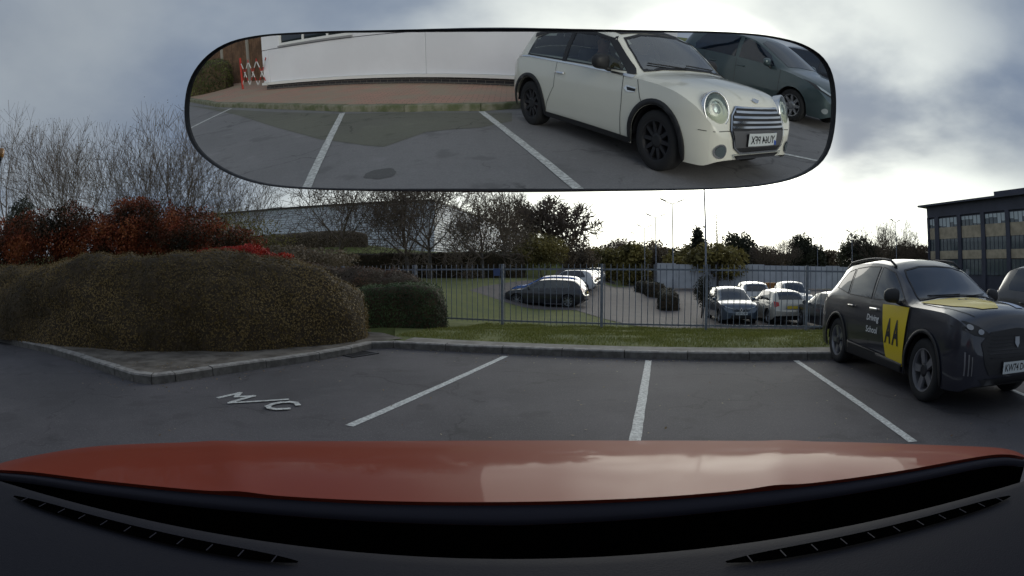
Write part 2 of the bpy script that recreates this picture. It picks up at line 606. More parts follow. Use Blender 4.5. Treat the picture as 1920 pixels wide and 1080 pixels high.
# paved/soil strip between the left kerb and the hedge
soil = [kerb_left[0] + Vector((-0.12, 0.05, 0))] + [p for p in kerb_left[1:]]
off = []
for i, p in enumerate([kerb_front[-1]] + kerb_left):
    L_ = [kerb_front[-1]] + kerb_left
    d = (L_[min(i + 1, len(L_) - 1)] - L_[max(i - 1, 0)]).normalized()
    off.append(p + Vector((d.y, -d.x, 0)) * 0.14)
sp = [(p.x, p.y) for p in off] + [(-26, 12), (-8, 11.5), (-4.0, 10.4), (-2.6, 9.9), (-2.0, 9.1)]
sheet('soil_bed', sp, 0.118, M_soil)


def pave_mat():
    m = bpy.data.materials.new('block_paving')
    m.use_nodes = True
    t = m.node_tree
    p = t.nodes['Principled BSDF']
    o = N(t, 'ShaderNodeTexCoord')
    br = N(t, 'ShaderNodeTexBrick', i_Scale=1.0)
    br.inputs['Color1'].default_value = (0.48, 0.26, 0.19, 1)
    br.inputs['Color2'].default_value = (0.40, 0.25, 0.18, 1)
    br.inputs['Mortar'].default_value = (0.16, 0.13, 0.10, 1)
    br.inputs['Mortar Size'].default_value = 0.006
    br.inputs['Brick Width'].default_value = 0.2
    br.inputs['Row Height'].default_value = 0.1
    t.links.new(o.outputs['Object'], br.inputs[0])
    nz = N(t, 'ShaderNodeTexNoise', i_Scale=0.9, i_Detail=6.0, i_Roughness=0.7)
    t.links.new(o.outputs['Object'], nz.inputs[0])
    c = mixc(t, ramp(t, nz.outputs[0], 0.4, 0.62, 0.0, 0.8), br.outputs[0], (0.32, 0.27, 0.19))
    t.links.new(c, p.inputs['Base Color'])
    p.inputs['Roughness'].default_value = 0.9
    return m


M_pave = pave_mat()
rp = [(p.x + 0.05, p.y - 0.13) for p in rear_kerb] + [(60, -40), (-40, -60)]
sheet('rear_pavement', rp, 0.121, M_pave)

# ------------------------------------------------------------------ painted lines


def paint(name, a, b, w, z=0.004):
    a = Vector((a[0], a[1], 0))
    b = Vector((b[0], b[1], 0))
    d = (b - a).normalized()
    n = Vector((-d.y, d.x, 0)) * w / 2
    bm = bmesh.new()
    k = 24
    L, Rr = [], []
    for i in range(k + 1):
        p = a.lerp(b, i / k)
        j1, j2 = random.uniform(-0.003, 0.003), random.uniform(-0.003, 0.003)
        L.append(bm.verts.new(p + n * (1 + j1 / w * 2) + Vector((0, 0, z))))
        Rr.append(bm.verts.new(p - n * (1 + j2 / w * 2) + Vector((0, 0, z))))
    for i in range(k):
        bm.faces.new((Rr[i], Rr[i + 1], L[i + 1], L[i]))
    o = finish(name, bm, M_line)
    o['kind'] = 'structure'
    return o


for a, b in (((948, 668), (655, 799)), ((1216, 676), (1188, 840)), ((1492, 676), (1712, 829))):
    paint('parking_line', gp(*a), gp(*b), 0.095)
p4 = gp(1492, 676) + Ke * 2.5 * 1.0
paint('parking_line', p4 + Kn * -0.05, p4 + Kn * -4.4, 0.095)


def mirror_point(px, py, z=0.0, al=0.246, dist=0.18):
    d = ray(px, py)
    n = Vector((0, -math.cos(al), -math.sin(al)))
    P = Vector((0, 0, CAM_H)) + d * (-dist / d.dot(n))
    r = d - n * (2 * d.dot(n))
    return P + r * ((z - P.z) / r.z)


for a, b in (((433, 204), (345, 247)), ((642, 213), (570, 365)), ((903, 210), (1095, 365)), ((1440, 284), (1575, 312))):
    paint('parking_line', mirror_point(*a), mirror_point(*b), 0.10, 0.010)

# lettering M/C, hand painted
def stroke(bm, pts, w, z=0.005):
    pts = [gp(400 + x / 2.842, 700 + y / 2.842) for x, y in pts]
    for a, b in zip(pts, pts[1:]):
        a = Vector((a.x, a.y, 0))
        b = Vector((b.x, b.y, 0))
        d = (b - a).normalized()
        a2, b2 = a - d * w * 0.35, b + d * w * 0.35
        n = Vector((-d.y, d.x, 0)) * w / 2
        zz = Vector((0, 0, z))
        bm.faces.new([bm.verts.new(q) for q in (a2 + n + zz, b2 + n + zz, b2 - n + zz, a2 - n + zz)])


bm = bmesh.new()
stroke(bm, [(30, 131), (142, 106)], 0.065)
stroke(bm, [(140, 106), (122, 128)], 0.065, 0.0065)
stroke(bm, [(122, 128), (216, 124)], 0.065, 0.008)
stroke(bm, [(214, 124), (100, 156)], 0.065, 0.0095)
stroke(bm, [(84, 162), (396, 143)], 0.05, 0.011)
cpts = [(452, 174), (440, 162), (405, 158), (360, 161), (315, 170), (290, 181), (300, 191), (340, 197), (402, 194)]
for i in range(len(cpts) - 1):
    stroke(bm, cpts[i:i + 2], 0.06, 0.0125 + 0.0015 * (i % 2))
o = finish('bay_lettering', bm, M_line)
o['kind'] = 'structure'

# drain grate by the kerb corner
gc = gp(668, 664)
t_ = thing('drain_grate', 'dark iron drain grate in the tarmac at the inner kerb corner', 'drain', (gc.x, gc.y, 0), 1.0)
bm = bmesh.new()
for i in range(9):
    box(bm, (-0.22 + i * 0.05, -0.2, 0.002), (-0.195 + i * 0.05, 0.2, 0.012))
finish('grate_bars', bm, M_dark, t_)
bm = bmesh.new()
for lo, hi in (((-0.27, -0.25, 0.001), (-0.23, 0.25, 0.014)), ((0.25, -0.25, 0.001), (0.29, 0.25, 0.014)), ((-0.23, -0.25, 0.001), (0.25, -0.205, 0.014)), ((-0.23, 0.205, 0.001), (0.25, 0.25, 0.014))):
    box(bm, lo, hi)
finish('frame', bm, M_dark, t_)
bm = bmesh.new()
box(bm, (-0.23, -0.204, -0.003), (0.25, 0.204, 0.0015))
finish('drain_pit', bm, M_black, t_)

# stains on the tarmac
def blob(name, ctr, rx, ry, rot, z, m, seed, n=48, amp=0.25):
    bm = bmesh.new()
    vs = []
    for i in range(n):
        a = 2 * PI * i / n
        k = 1 + amp * noise.noise(Vector((math.cos(a) * 1.5, math.sin(a) * 1.5, seed)))
        x, y = rx * k * math.cos(a), ry * k * math.sin(a)
        vs.append(bm.verts.new((ctr[0] + x * math.cos(rot) - y * math.sin(rot), ctr[1] + x * math.sin(rot) + y * math.cos(rot), z)))
    bm.faces.new(vs)
    o = finish(name, bm, m)
    o['kind'] = 'structure'
    return o


# mossy damp band beside the rear kerb
band = []
for q in [(345, 197), (433, 206), (520, 211), (640, 214), (800, 212), (895, 212), (960, 212), (960, 228), (900, 240), (850, 243), (800, 248), (760, 262), (720, 276), (690, 274), (600, 262), (520, 240), (440, 215)]:
    p = mirror_point(*q)
    band.append((p.x, p.y))
sheet('damp_stain', band, 0.0065, M_moss)
bp_ = mirror_point(713, 327)
blob('tarmac_repair', (bp_.x, bp_.y), 0.17, 0.17, 0, 0.007, M_patch, 3.1)

# ------------------------------------------------------------------ vegetation


def leaf_quads(P, Nn, size, spread=0.6):
    """small leaf cards at points P, roughly facing normals Nn"""
    n = len(P)
    d = Nn + rng.normal(0, spread, (n, 3))
    d /= np.linalg.norm(d, axis=1, keepdims=True) + 1e-9
    a = np.cross(d, rng.normal(0, 1, (n, 3)))
    a /= np.linalg.norm(a, axis=1, keepdims=True) + 1e-9
    b = np.cross(d, a)
    s = (size * rng.uniform(0.6, 1.3, n))[:, None]
    a *= s
    b *= s * 0.55
    return np.stack([P - a, P - b * 0.9 + a * 0.1, P + a, P + b * 0.9 + a * 0.1], axis=1)


def sample_mesh(me, n):
    me.calc_loop_triangles()
    tri = np.empty(len(me.loop_triangles) * 3, np.int32)
    me.loop_triangles.foreach_get('vertices', tri)
    co = np.empty(len(me.vertices) * 3, np.float32)
    me.vertices.foreach_get('co', co)
    co = co.reshape(-1, 3)
    T = co[tri.reshape(-1, 3)]
    nn = np.cross(T[:, 1] - T[:, 0], T[:, 2] - T[:, 0])
    ar = np.linalg.norm(nn, axis=1)
    idx = rng.choice(len(T), n, p=ar / ar.sum())
    u, v = rng.random(n), rng.random(n)
    f = u + v > 1
    u[f], v[f] = 1 - u[f], 1 - v[f]
    P = T[idx, 0] + (T[idx, 1] - T[idx, 0]) * u[:, None] + (T[idx, 2] - T[idx, 0]) * v[:, None]
    return P, nn[idx] / (ar[idx][:, None] + 1e-9)


def fnoise(P, sc, seed):
    return np.array([noise.noise(Vector((p[0] * sc + seed, p[1] * sc, p[2] * sc))) for p in P])


def hedge(name, label, spine, hw, ht, m_in, m_leaf, n, size, cat='hedge', z0=0.1, seed=1.0, exp=0.55, amp=0.10, ground=None, group=None, capr=1.0, stray=0.03):
    """rounded clipped hedge: an inner woody mass and a skin of leaves"""
    pts = [Vector((p[0], p[1], 0)) for p in spine]
    # resample spine
    seg = [(b - a).length for a, b in zip(pts, pts[1:])]
    tot = sum(seg)
    k = max(12, int(tot / 0.18))
    sp_, dr = [], []
    for i in range(k + 1):
        s = tot * i / k
        j = 0
        while j < len(seg) - 1 and s > seg[j]:
            s -= seg[j]
            j += 1
        sp_.append(pts[j].lerp(pts[j + 1], min(1, s / seg[j])))
    for _ in range(12):
        q = sp_[:]
        for i in range(1, k):
            q[i] = (sp_[i - 1] + sp_[i] * 2 + sp_[i + 1]) / 4
        sp_ = q
    bm = bmesh.new()
    nr = 26
    rings = []
    for i in range(k + 1):
        d = (sp_[min(i + 1, k)] - sp_[max(i - 1, 0)]).normalized()
        nn = Vector((-d.y, d.x, 0))
        s = tot * i / k
        w = hw(i / k) if callable(hw) else hw
        h = ht(i / k) if callable(ht) else ht
        e = max(0.0, min(s, tot - s) / (w * capr))
        f = (1 - (1 - min(1, e)) ** 2.4) ** (1 / 2.4) if e < 1 else 1.0
        f = max(f, 0.02)
        rg = []
        for j in range(nr + 1):
            a = PI * j / nr
            c_, s_ = math.cos(a), math.sin(a)
            x = w * f * math.copysign(abs(c_) ** exp, c_)
            z = h * (0.35 + 0.65 * f) * abs(s_) ** exp
            p = sp_[i] + nn * x
            p.z = z
            q = noise.noise(p * 0.9 + Vector((seed, 0, 0))) * amp * 1.4 + noise.noise(p * 2.6 + Vector((seed, 0, 0))) * amp * 0.8
            p += (nn * (x / max(w, .01)) + Vector((0, 0, z / max(h, .01)))) * q
            p.z = max(p.z, -0.05) + (ground(p.x, p.y) if ground else z0)
            rg.append(bm.verts.new(p))
        rings.append(rg)
    for i in range(k):
        for j in range(nr):
            bm.faces.new((rings[i][j], rings[i][j + 1], rings[i + 1][j + 1], rings[i + 1][j]))
    root = thing(name, label, cat, (0, 0, 0), 0, group)
    o = finish('woody_mass', bm, m_in, root, smooth=True)
    me = o.data
    # outward normals
    P, nn = sample_mesh(me, n)
    ctr = np.array([(p.x, p.y) for p in sp_])
    dd = P[:, None, :2] - ctr[None]
    near_ = ctr[np.argmin((dd ** 2).sum(2), axis=1)]
    outv = np.concatenate([P[:, :2] - near_, np.full((n, 1), 0.4)], axis=1)
    flip = (nn * outv).sum(1) < 0
    nn[flip] *= -1
    P = P + nn * rng.normal(0.012, stray, (n, 1))
    Q = leaf_quads(P, nn, size, 0.38)
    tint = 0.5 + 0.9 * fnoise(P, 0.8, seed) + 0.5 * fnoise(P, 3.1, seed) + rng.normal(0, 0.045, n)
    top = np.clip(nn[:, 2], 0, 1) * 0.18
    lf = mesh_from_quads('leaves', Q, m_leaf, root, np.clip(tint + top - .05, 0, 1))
    return root


M_wood = mat('hedge_wood', (0.055, 0.038, 0.02), 0.95, var=0.3)
M_bark = mat('bark', (0.15, 0.13, 0.115), 0.9, vscale=14, col2=(0.085, 0.075, 0.065), bump=0.5, bscale=40)
M_twig = mat('twigs', (0.15, 0.115, 0.10), 0.9, vscale=3, col2=(0.19, 0.145, 0.10))
M_beech = leafmat('brown_hedge_leaves', [(0.07, 0.05, 0.02), (0.125, 0.086, 0.032), (0.175, 0.12, 0.044), (0.24, 0.165, 0.065)])
M_beech2 = leafmat('copper_hedge_leaves', [(0.045, 0.032, 0.02), (0.10, 0.062, 0.04), (0.16, 0.085, 0.048)])
M_laurel = leafmat('dark_green_leaves', [(0.024, 0.040, 0.016), (0.055, 0.085, 0.034), (0.11, 0.15, 0.06)])
M_photinia = leafmat('red_shrub_leaves', [(0.018, 0.018, 0.008), (0.08, 0.035, 0.014), (0.26, 0.055, 0.022), (0.42, 0.15, 0.05)])
M_scarlet = leafmat('scarlet_leaves', [(0.20, 0.015, 0.012), (0.42, 0.03, 0.02), (0.50, 0.07, 0.03)])
M_olive = leafmat('olive_autumn_leaves', [(0.09, 0.08, 0.03), (0.20, 0.17, 0.055), (0.32, 0.26, 0.08)])
M_brownl = leafmat('brown_autumn_leaves', [(0.10, 0.082, 0.06), (0.18, 0.14, 0.095), (0.27, 0.20, 0.125)])
M_ever = leafmat('evergreen_leaves', [(0.03, 0.034, 0.024), (0.055, 0.06, 0.038), (0.10, 0.10, 0.06)])
M_darkhedge = leafmat('dark_hedge_leaves', [(0.018, 0.02, 0.014), (0.035, 0.036, 0.022), (0.06, 0.055, 0.03)])  # very dark brown-green leaf colours

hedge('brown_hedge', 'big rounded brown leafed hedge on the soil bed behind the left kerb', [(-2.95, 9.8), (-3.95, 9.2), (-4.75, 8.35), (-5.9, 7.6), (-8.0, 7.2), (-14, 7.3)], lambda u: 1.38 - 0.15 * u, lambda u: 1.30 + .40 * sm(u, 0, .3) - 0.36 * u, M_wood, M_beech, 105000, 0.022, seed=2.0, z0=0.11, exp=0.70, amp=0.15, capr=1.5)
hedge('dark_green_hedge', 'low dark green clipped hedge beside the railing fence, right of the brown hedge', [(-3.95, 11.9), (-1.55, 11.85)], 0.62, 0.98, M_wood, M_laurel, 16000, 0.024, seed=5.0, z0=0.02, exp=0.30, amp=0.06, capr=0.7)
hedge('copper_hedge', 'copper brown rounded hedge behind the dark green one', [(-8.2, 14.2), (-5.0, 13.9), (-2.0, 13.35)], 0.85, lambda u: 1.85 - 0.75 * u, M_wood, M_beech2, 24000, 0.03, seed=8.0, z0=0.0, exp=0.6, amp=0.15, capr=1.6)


def shrub_mass(name, label, blobs, m_leaf, n, size, cat='shrub', m_in=None, group=None, tbias=0.0, spread=1.3, stemz=0.0, kind=None):
    """loose shrub: leaves through the volume of several clumps, with stems below"""
    root = thing(name, label, cat, (blobs[0][0], blobs[0][1], 0), 0, group)
    o3 = np.array([blobs[0][0], blobs[0][1], 0])
    Ps, Ns = [], []
    vol = np.array([b[3] * b[4] * b[5] for b in blobs]) ** 0.7
    cnt = (n * vol / vol.sum()).astype(int)
    for b, c in zip(blobs, cnt):
        v = rng.normal(0, 1, (c, 3))
        v /= np.linalg.norm(v, axis=1, keepdims=True)
        r = rng.random((c, 1)) ** 0.42
        r = r * (1 + 0.30 * fnoise(v, 2.2, b[0] * 3.1 + b[2])[:, None])
        p = v * r * np.array([b[3], b[4], b[5]]) + np.array([b[0], b[1], b[2]])
        Ps.append(p)
        Ns.append(v + np.array([0, 0, 0.4]))
    P = np.concatenate(Ps)
    keep = fnoise(P, 1.1 / max(0.4, blobs[0][3] * 0.5), 4.4) > -0.36
    P, Nn = P[keep], np.concatenate(Ns)[keep]
    Q = leaf_quads(P, Nn, size, spread) - o3
    tint = 0.5 + tbias + 0.8 * fnoise(P, 0.9 / max(0.5, blobs[0][3] * 0.6), 9.2) + rng.normal(0, 0.15, len(P))
    mesh_from_quads('foliage', Q, m_leaf, root, np.clip(tint, 0, 1))
    bm = bmesh.new()
    for b in blobs:
        for _ in range(4):
            e = Vector((b[0] + random.uniform(-.5, .5) * b[3], b[1] + random.uniform(-.5, .5) * b[4], b[2] + random.uniform(0, .6) * b[5])) - Vector(o3)
            s = Vector((b[0] + random.uniform(-.15, .15) * b[3], b[1], min(stemz, b[2] - b[5]))) - Vector(o3)
            mid = s.lerp(e, 0.5) + Vector((random.uniform(-.1, .1), random.uniform(-.1, .1), 0)) * b[3]
            rr = 0.012 * max(1, b[5])
            tube(bm, [s, mid, e], [rr * 2, rr * 1.4, rr * .6], 5)
    finish('stems', bm, M_bark, root, smooth=True)
    return root


def B(px, py, Y, rx, rz, ry=None):
    p = at(px, py, Y)
    return (p.x, p.y, p.z, rx, ry or rx, rz)


shrub_mass('red_shrub', 'tall red and orange leaved shrub behind the brown hedge, its crown nearest the white warehouse', [B(360, 450, 12.5, 1.3, 1.0), B(430, 462, 12.6, 1.1, 0.6), B(300, 445, 12.5, 1.1, 1.15)], M_photinia, 26000, 0.045, group=None)
shrub_mass('red_shrub', 'highest red brown shrub in the middle of the row behind the brown hedge', [B(250, 440, 12, 1.3, 1.15), B(200, 450, 11.5, 1.2, 1.0), B(255, 400, 12.2, .75, .55)], M_photinia, 26000, 0.045, tbias=-.03)
shrub_mass('red_shrub', 'darkest maroon shrub at the far left behind the brown hedge', [B(130, 445, 10.8, 1.3, 1.1), B(60, 455, 9.5, 1.3, 1.0), B(0, 465, 9, 1.2, .9)], M_photinia, 38000, 0.045, tbias=-.04)
shrub_mass('evergreen_shrub', 'black green conical shrub rising over the maroon shrub at far left', [B(38, 430, 10.8, .75, 1.2)], M_ever, 9000, 0.045)
shrub_mass('scarlet_shrub', 'low bright scarlet shrub showing just above the brown hedge top', [B(455, 478, 11, .85, .24), B(405, 480, 10.8, .6, .2), B(515, 484, 11.3, .5, .15)], M_scarlet, 9000, 0.04)
shrub_mass('brown_shrub', 'low brown shrub between the scarlet shrub and the nearest bare tree', [B(590, 488, 19, 1.9, .5), B(540, 484, 19, 1.6, .55)], M_brownl, 9000, 0.06)
shrub_mass('yellowing_shrub', 'loose yellowing shrub in front of the white warehouse wall at left', [B(480, 452, 24, 2.3, 1.3), B(430, 430, 24, 1.8, 1.2)], M_olive, 3800, 0.07, spread=1.5)


class TreeB:
    def __init__(s):
        s.v, s.f = [], []
        s.tv, s.tf = [], []
        s.tips = []

    def seg(s, a, b, ra, rb, n, trunk):
        V, Fc = (s.tv, s.tf) if trunk else (s.v, s.f)
        d = (b - a)
        if d.length < 1e-6:
            return
        d.normalize()
        x = d.cross(Vector((0.3, 0.2, 1)) if abs(d.z) < 0.9 else Vector((1, 0, 0))).normalized()
        y = d.cross(x)
        i0 = len(V)
        for p, r in ((a, ra), (b, rb)):
            for k in range(n):
                c = 2 * PI * k / n
                V.append(tuple(p + (x * math.cos(c) + y * math.sin(c)) * r))
        for k in range(n):
            Fc.append((i0 + k, i0 + (k + 1) % n, i0 + n + (k + 1) % n, i0 + n + k))


def bare_tree(name, label, base, height, spread, seed, trunk_h=0.22, lean=0.0, levels=5, up=0.35, r0=None, cat='tree', group=None, leaves=None, nleaf=0, lsize=0.06, dens=1.0, mt=None, minr=0.007):
    rd = random.Random(seed)
    T = TreeB()
    r0 = r0 or height * 0.017

    LF = [trunk_h] + [k * (1 - trunk_h) for k in (.47, .29, .18, .115, .07)]
    NB = [7, 5, 4, 4, 3, 2]

    def grow(p, d, r, lev):
        nseg = 4 if lev < 3 else 2
        L = height * LF[lev] * rd.uniform(.75, 1.15)
        q = p
        nodes = []
        for i in range(nseg):
            w = .05 if lev == 0 else .11
            d = (d + Vector((rd.gauss(0, w), rd.gauss(0, w), rd.gauss(0, w * .5) + (up * .16 if lev else 0)))).normalized()
            e = q + d * (L / nseg)
            ra = max(minr, r * (1 - .55 * i / nseg))
            rb = max(minr * .8, r * (1 - .55 * (i + 1) / nseg))
            T.seg(q, e, ra, rb, 7 if lev == 0 else (5 if lev < 3 else 3), lev == 0)
            q = e
            nodes.append((q.copy(), d.copy(), rb))
        if lev >= levels:
            T.tips.append(q)
            return
        nb = max(2, int(round(NB[lev] * dens + rd.uniform(-.7, .7))))
        for k in range(nb):
            t = (.55 + .45 * (k + .5) / nb) if lev == 0 else (.25 + .75 * (k + rd.random()) / nb)
            i = min(nseg - 1, int(t * nseg))
            np_, nd, nr_ = nodes[i]
            az = 2 * PI * (k * .618 + rd.uniform(-.08, .08))
            ax = Vector((math.cos(az), math.sin(az), 0))
            ax = (ax - nd * ax.dot(nd)).normalized()
            c = Matrix.Rotation(rd.uniform(.38, .85) * spread, 3, ax) @ nd
            grow(np_, c, nr_ * rd.uniform(.5, .72), lev + 1)
        grow(q, (d + Vector((rd.gauss(0, .12), rd.gauss(0, .12), .08))).normalized(), nodes[-1][2] * .9, lev + 1)

    grow(Vector((0, 0, -.1)), Vector((lean, 0, 1)).normalized(), r0, 0)
    # rescale to the wanted height
    zmax = max(v[2] for v in T.v) or 1
    k = height / zmax
    root = thing(name, label, cat, base, 0, group)
    for nm, V, Fc, mm in (('trunk', T.tv, T.tf, M_bark), ('crown', T.v, T.f, mt or M_twig)):
        me = bpy.data.meshes.new(nm)
        me.from_pydata([(v[0] * k, v[1] * k, v[2] * k) for v in V], [], Fc)
        for pl in me.polygons:
            pl.use_smooth = True
        link(nm, me, mm, root)
    if leaves and T.tips:
        tp = np.array([tuple(x * k) for x in T.tips])
        idx = rng.integers(0, len(tp), nleaf)
        P = tp[idx] + rng.normal(0, height * 0.022, (nleaf, 3))
        Q = leaf_quads(P, rng.normal(0, 1, (nleaf, 3)), lsize, 1.0)
        mesh_from_quads('foliage', Q, leaves, root, np.clip(rng.normal(.5, .25, nleaf), 0, 1))
    return root


def gpos(px, Y, z=None):
    p = at(px, 505, Y)
    return (p.x, p.y, G(p.x, p.y) if z is None else z)


def top_h(px, py, Y, z):
    return at(px, py, Y).z - z


# the tall bare trees at the left, in front of the sky
LT = [(20, 205, 20, 1.0, 'leftmost bare tree, its twigs behind the amber lamp'),
      (95, 222, 24, .9, 'dense twiggy bare tree, second from the left edge'),
      (160, 222, 20, .75, 'thin bare tree with one long stray branch, left of the dense copse'),
      (225, 265, 26, 1.0, 'low spreading bare tree over the tallest red shrub'),
      (275, 235, 24, .8, 'slim bare tree between the red shrubs and the mirror'),
      (335, 190, 25, .8, 'tallest bare tree, just left of the mirror'),
      (390, 270, 27, .95, 'bare tree whose top disappears behind the mirror corner'),
      (450, 300, 31, 1.1, 'wide bare tree at the left end of the white warehouse')]
for i, (px, ty, Y, spd, lab) in enumerate(LT):
    b = gpos(px, Y, 0.3)
    bare_tree('bare_tree', lab, b, top_h(px, ty, Y, .3) * 1.02, spd * 1.2, 100 + i, trunk_h=.16, levels=4, up=.38, group='tall bare trees behind the red shrubs', dens=.92, minr=.010, leaves=M_brownl if i % 2 else M_olive, nleaf=350, lsize=.05)
# the four spreading trees in front of the warehouse
MT = [(640, 300, 40, 1.15, 'bare spreading tree standing alone before the warehouse wall', 900),
      (765, 310, 42, 1.1, 'left one of the twin bare trees before the warehouse corner', 2200),
      (808, 290, 40, 1.2, 'right one of the twin bare trees, with the thickest trunk', 2200),
      (905, 350, 42, 1.2, 'brown bushy tree behind the fence post nearest the dark hatchback', 6500)]
for i, (px, ty, Y, spd, lab, nl) in enumerate(MT):
    b = gpos(px, Y)
    bare_tree('spreading_tree', lab, b, top_h(px, ty, Y, b[2]) * 1.03, spd * 1.35, 205 + i, trunk_h=.31, levels=4, up=.38, r0=.22, group='spreading trees in front of the warehouse', leaves=M_brownl, nleaf=nl, lsize=.065, dens=1.0, minr=.019)
b = gpos(1030, 62)
bare_tree('oak_tree', 'large round bare oak silhouetted against the glare beside the warehouse end', b, top_h(1030, 360, 62, b[2]), 1.75, 31, trunk_h=.34, levels=4, up=.22, r0=.46, dens=1.25, minr=.04)
bpy.context.view_layer.update()
[o for o in C.objects if o.name == 'oak_tree'][0].scale = (1.5, 1.5, 1)
b = gpos(945, 58)
bare_tree('oak_tree', 'bare tree reaching above the sloping warehouse roof left of the large oak', b, top_h(945, 345, 58, b[2]), 1.15, 37, trunk_h=.2, levels=4, up=.4, r0=.32, dens=1.0, minr=.025)
shrub_mass('olive_tree', 'olive green bushy tree below the large bare oak', [B(1020, 470, 47, 2.3, 1.7), B(985, 478, 47, 1.4, 1.3)], M_olive, 5500, .13, cat='tree', stemz=-.6)
shrub_mass('brown_tree', 'wide brown bushy tree in front of the receding warehouse side', [B(935, 468, 52, 3.2, 2.4), B(985, 455, 54, 2.2, 2.2)], M_brownl, 6000, .10, cat='tree', stemz=-.6, spread=1.5)
shrub_mass('brown_tree', 'brown bushy tree right of the olive one beside the far lane', [B(1073, 478, 56, 2.2, 1.9), B(1090, 490, 58, 2.2, 1.4)], M_brownl, 5500, .14, cat='tree', stemz=-.6)

# far tree line
FT = [(1125, 487, 85, 3.4, 1.9, M_olive, 'rounded olive treetop at the left of the vanishing lane'),
      (1160, 480, 95, 3.4, 2.8, M_brownl, 'brown treetop over the vanishing lane'),
      (1190, 485, 80, 2.3, 2.2, M_olive, 'yellow green tree standing where the lane disappears'),
      (1218, 482, 100, 3.8, 3.0, M_brownl, 'dull brown tree under the second lamp post'),
      (1290, 487, 75, 3.2, 1.9, M_olive, 'green tree left of the tall mast'),
      (1345, 482, 62, 3.4, 1.5, M_olive, 'broad yellow green tree round the bare larch'),
      (1388, 468, 90, 2.6, 3.2, M_ever, 'dark round tree right of the larch'),
      (1430, 485, 95, 4.0, 2.2, M_brownl, 'low brown tree between the dark ones'),
      (1503, 473, 85, 2.3, 3.0, M_ever, 'dark upright evergreen tree over the middle of the white wall'),
      (1530, 482, 90, 1.9, 2.4, M_ever, 'small dark tree touching the upright evergreen'),
      (1560, 488, 100, 3.6, 2.2, M_brownl, 'low brown tree in the gap of the far skyline'),
      (1608, 472, 70, 3.2, 2.4, M_ever, 'large dark domed tree left of the office block'),
      (1650, 483, 75, 3.2, 1.9, M_brownl, 'brown tree behind the roof of the driving school car'),
      (1695, 478, 70, 2.8, 1.8, M_ever, 'dark tree second from the office block corner'),
      (1728, 480, 68, 2.2, 1.7, M_brownl, 'small brown tree touching the office block corner')]
for px, py, Y, rx, rz, m_, lab in FT:
    z = -.6
    rx, rz = rx * 1.25, rz * 1.2
    p = at(px, py, Y)
    bl = [(p.x, p.y, p.z, rx, rx, rz)] + [(p.x + random.uniform(-.7, .7) * rx, p.y, p.z + random.uniform(-.5, .35) * rz, rx * .6, rx * .6, rz * .6) for _ in range(3)]
    bl.append((p.x, p.y, max(.6, p.z - rz * .9), rx * .95, rx * .95, rz * .8))
    shrub_mass('tree', lab, bl, m_, 6500, .30, cat='tree', group='trees on the far skyline', stemz=-.6)
for i, (px, ty, Y, lab) in enumerate([(1158, 440, 90, 'bare tree on the skyline above the far end of the lane'), (1432, 452, 85, 'bare tree on the skyline left of the bare oak pair'), (1474, 440, 80, 'rounded bare oak on the skyline beside the upright evergreen'),
                                 (1650, 415, 66, 'pale thin bare tree between the domed tree and the office block'), (1682, 405, 66, 'pale bare tree round the lamp nearest the office block'), (1718, 440, 64, 'short bare tree at the office block corner')]):
    b = gpos(px, Y, -.6)
    bare_tree('bare_tree', lab, b, top_h(px, ty, Y, -.6), .95, 300 + i, trunk_h=.2, levels=4, up=.5, dens=.9, minr=.022, group='bare trees on the far skyline')


hedge('far_wood', 'low band of brown woodland along the far skyline', [(7, 128), (40, 122), (80, 112), (110, 100)], 5, lambda u: 5.2 + 1.6 * math.sin(u * 23), M_wood, M_brownl, 14000, .42, cat='wood', seed=17, ground=lambda x, y: -.8, exp=.6, amp=1.2, stray=.5)['kind'] = 'stuff'
hedge('far_wood', 'dark band of trees closing the view at the end of the far lane', [(2, 150), (40, 150)], 5, lambda u: 6.2 + 1.2 * math.sin(u * 17), M_wood, M_brownl, 7000, .42, cat='wood', seed=18, ground=lambda x, y: -.8, exp=.6, amp=1.2, stray=.5)['kind'] = 'stuff'


def conifer(name, label, base, h, w, m_leaf, seed, n=5200, bare=False):
    rd = random.Random(seed)
    root = thing(name, label, 'tree', base, 0)
    bm = bmesh.new()
    tube(bm, [(0, 0, 0), (0, 0, h * .5), (0, 0, h)], [h * .02, h * .012, .01], 6)
    finish('trunk', bm, M_bark, root, smooth=True)
    bm = bmesh.new()
    P = []
    for k in range(46):
        t = .1 + .88 * k / 46
        L = w * (1 - t) ** .8 * rd.uniform(.6, 1.15)
        a = k * 2.4
        s = Vector((0, 0, h * t))
        e = s + Vector((math.cos(a) * L, math.sin(a) * L, -L * .12 + (.25 * L if bare else 0)))
        tube(bm, [s, e], [.03, .01], 3, caps=False)
        for q in range(int(n / 46)):
            P.append(tuple(s.lerp(e, rd.random()) + Vector((rd.gauss(0, .12), rd.gauss(0, .12), rd.gauss(0, .16))) * (w * .5)))
    finish('branches', bm, M_twig, root)
    P = np.array(P)
    Q = leaf_quads(P, np.tile([[0, 0, 1.]], (len(P), 1)), .26 if not bare else .09, 1.2)
    mesh_from_quads('foliage', Q, m_leaf, root, np.clip(rng.normal(.4, .2, len(P)), 0, 1))


b = gpos(1309, 74, -.6)
conifer('fir_tree', 'dark narrow fir left of the tall mast', b, top_h(1309, 430, 74, -.6), 4.6, M_ever, 4)
b = gpos(1345, 60, -.6)
conifer('larch_tree', 'thin golden larch, its tip above the green trees', b, top_h(1345, 396, 60, -.6), 3.0, M_olive, 5, n=900, bare=True)

